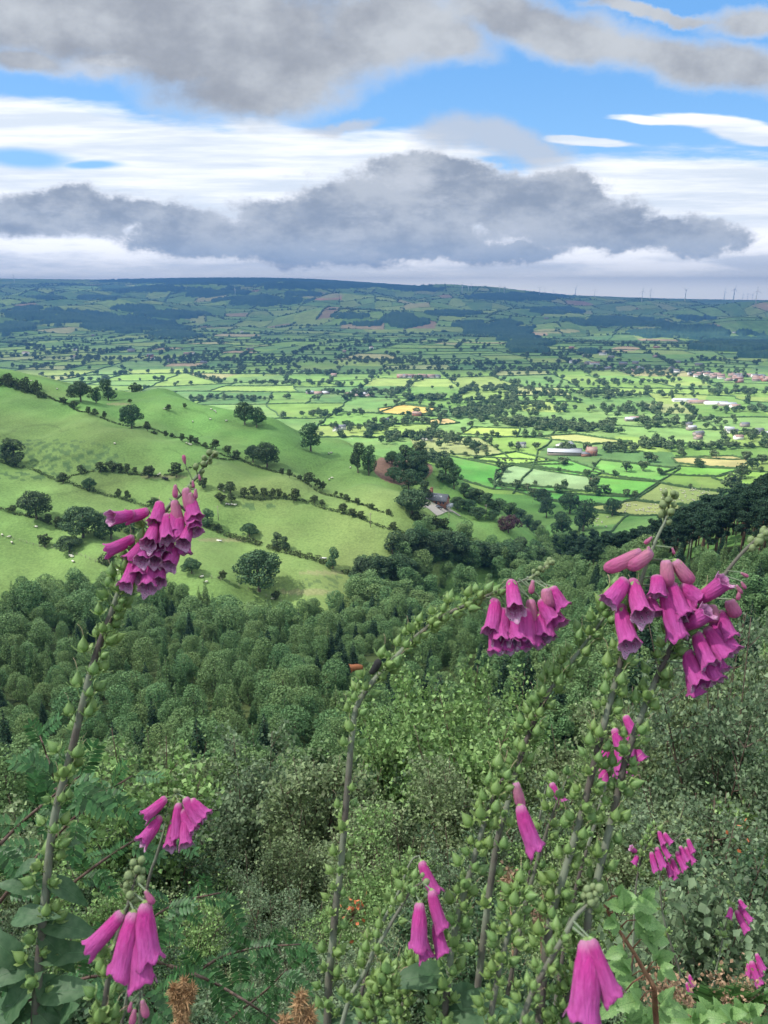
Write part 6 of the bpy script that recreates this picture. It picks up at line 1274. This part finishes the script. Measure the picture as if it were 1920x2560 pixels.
for i, (px, py, dep, r, lab) in enumerate(((1275, 2205, 1.4, .016, 'small dry brown seedhead between the tall seed stalks'), (1660, 2490, 2.2, .05, 'brown dock seedhead right of the bramble cane'), (1690, 2520, 2.3, .05, 'brown seedhead low beside the bramble'), (1800, 2500, 2.6, .06, 'brown seedhead under the small fern'), (1860, 2490, 2.6, .05, 'brown seedhead in the bottom right corner'), (1830, 2540, 2.4, .05, 'rusty seedhead at the bottom edge on the right'), (1350, 2290, 1.6, .02, 'dry brown seedhead behind the right-hand stalks'))):
    p = PT(px, py, dep); b0 = PT(px - 10, 2620, dep); mb = MB(); mb.tube([b0 - b0, (p - b0) * .5 + [.01, 0, 0], p - b0], [.003, .0025, .002], 5)
    n = 420 if r > .02 else 160; q = hr.normal(size=(n, 3)) * r * .55; q[:, 2] *= 1.5; d = hr.normal(size=(n, 3)); d /= np.linalg.norm(d, axis=1)[:, None]; u = np.cross(d, hr.normal(size=(n, 3))); u /= np.linalg.norm(u, axis=1)[:, None]; s_ = hr.uniform(.004, .009, (n, 1)) * (1 if r > .02 else .7)
    V = np.stack([q - d * s_, q + u * s_ * .7, q + d * s_, q - u * s_ * .7], 1).reshape(-1, 3) + (p - b0); e = empty('seedhead', tuple(b0)); tag(e, lab, 'seedhead'); tag(link(bpy.data.objects.new('husks', mesh_np('husks', V, np.arange(4 * n).reshape(n, 4), [DRYS])), e), kind='stuff'); mb.build('stalk', [DRYS], e)
for lab, px, py, dep, sc_, n in (('bright green fern by the bottom right foxgloves', 1800, 2560, 2.6, .34, 7), ('fern fronds under the bramble at bottom right', 1700, 2600, 2.0, .25, 6), ('small fern at the bottom edge below the seed stalks', 1240, 2640, 1.6, .24, 6)):
    e, b0 = rooted('fern', lab, 'fern', px, py, dep)
    for k in range(n):
        a = R(20 + 140 * k / (n - 1)); mb = MB(); P_ = spline([(0, 0, 0), (math.cos(a) * .4, -.1, .45), (math.cos(a) * .85, -.2, .55 * math.sin(a) + .25)], 22) * sc_; mb.tube(P_, np.linspace(.0025, .0006, 22), 4)
        for i in range(2, 21):
            T_ = P_[min(i + 1, 21)] - P_[i]; T_ /= np.linalg.norm(T_); sd = np.cross(T_, [0, 0.5, 1]); sd /= np.linalg.norm(sd)
            for s in (-1, 1):
                l = sc_ * .26 * math.sin(math.pi * min(.96, .12 + i / 22)); d = sd * s + T_ * .5; d /= np.linalg.norm(d); mb.add([P_[i] - T_ * l * .11, P_[i] + d * l * .5 - T_ * l * .08, P_[i] + d * l, P_[i] + d * l * .5 + T_ * l * .10, P_[i] + T_ * l * .12], [(0, 1, 2, 3, 4)])
        mb.build('frond', [FERN], e)
# rust-coloured leaves caught in the birch
for lab, px, py, dep, n in (('cluster of orange withered leaves in the scrub right of the arching stem', 882, 2275, 3.2, 26), ('few rust-coloured leaves on the dark scrub at the far right', 1860, 2080, 5.0, 7)):
    e, b0 = rooted('withered_spray', lab, 'withered leaves', px, py, dep); mb = MB(); b2 = MB()
    for i in range(n):
        q = np.array([hr.normal() * .028, hr.normal() * .02, hr.normal() * .05]) * dep / 3; d = hr.normal(size=3); d /= np.linalg.norm(d); u = np.cross(d, hr.normal(size=3)); u /= np.linalg.norm(u); s_ = .011 * dep / 3; mb.add([q - d * s_, q + u * s_ * .7, q + d * s_, q - u * s_ * .7], [(0, 1, 2, 3)]); b2.tube([(0, .02, -.05), q], [.0012, .0008], 3)
    mb.build('leaves', [ORG], e); b2.build('twig', [TWIG], e)
# the withered bloom still stuck on the arching foxglove
e, b0 = rooted('withered_flower', 'rust-brown withered flower caught on the arching foxglove stem', 'withered flower', 908, 1668, 1.27)
o = link(bpy.data.objects.new('petals', bell(3).mesh('petals', [DEAD, DEAD, DEAD], False)), e); o.scale = (.022, .022, .020); o.rotation_euler = (0, R(-95), 0)
o = link(bpy.data.objects.new('capsule', bell(4, True).mesh('capsule', [DARK], True)), e); o.scale = (.03, .03, .03); o.location = (.012, 0, -.012); o.rotation_euler = (0, R(30), 0)
# a dead white sapling and bare trunks before the pines
for px, py, h_, dep_, lab in ((1722, 1400, 75, 210, 'bleached dead sapling in front of the dark pines'),):
    p = ground(px, py, 120); k = pxr(p)[2] / FPX; hh_ = h_ * k; mb = MB().tube([(0, 0, -1), (0, 0, hh_ * .5), (.2, 0, hh_)], [.09, .06, .02], 5)
    for i in range(7): z = hh_ * (.5 + .07 * i); a = i * 2.1; mb.tube([(0, 0, z), (math.cos(a) * 1.3, math.sin(a), z + .4)], [.04, .015], 4)
    o = mb.build('dead_tree', [mat('bleached_wood', (.55, .53, .48), .9)]); o.location = p; tag(o, lab, 'dead tree')
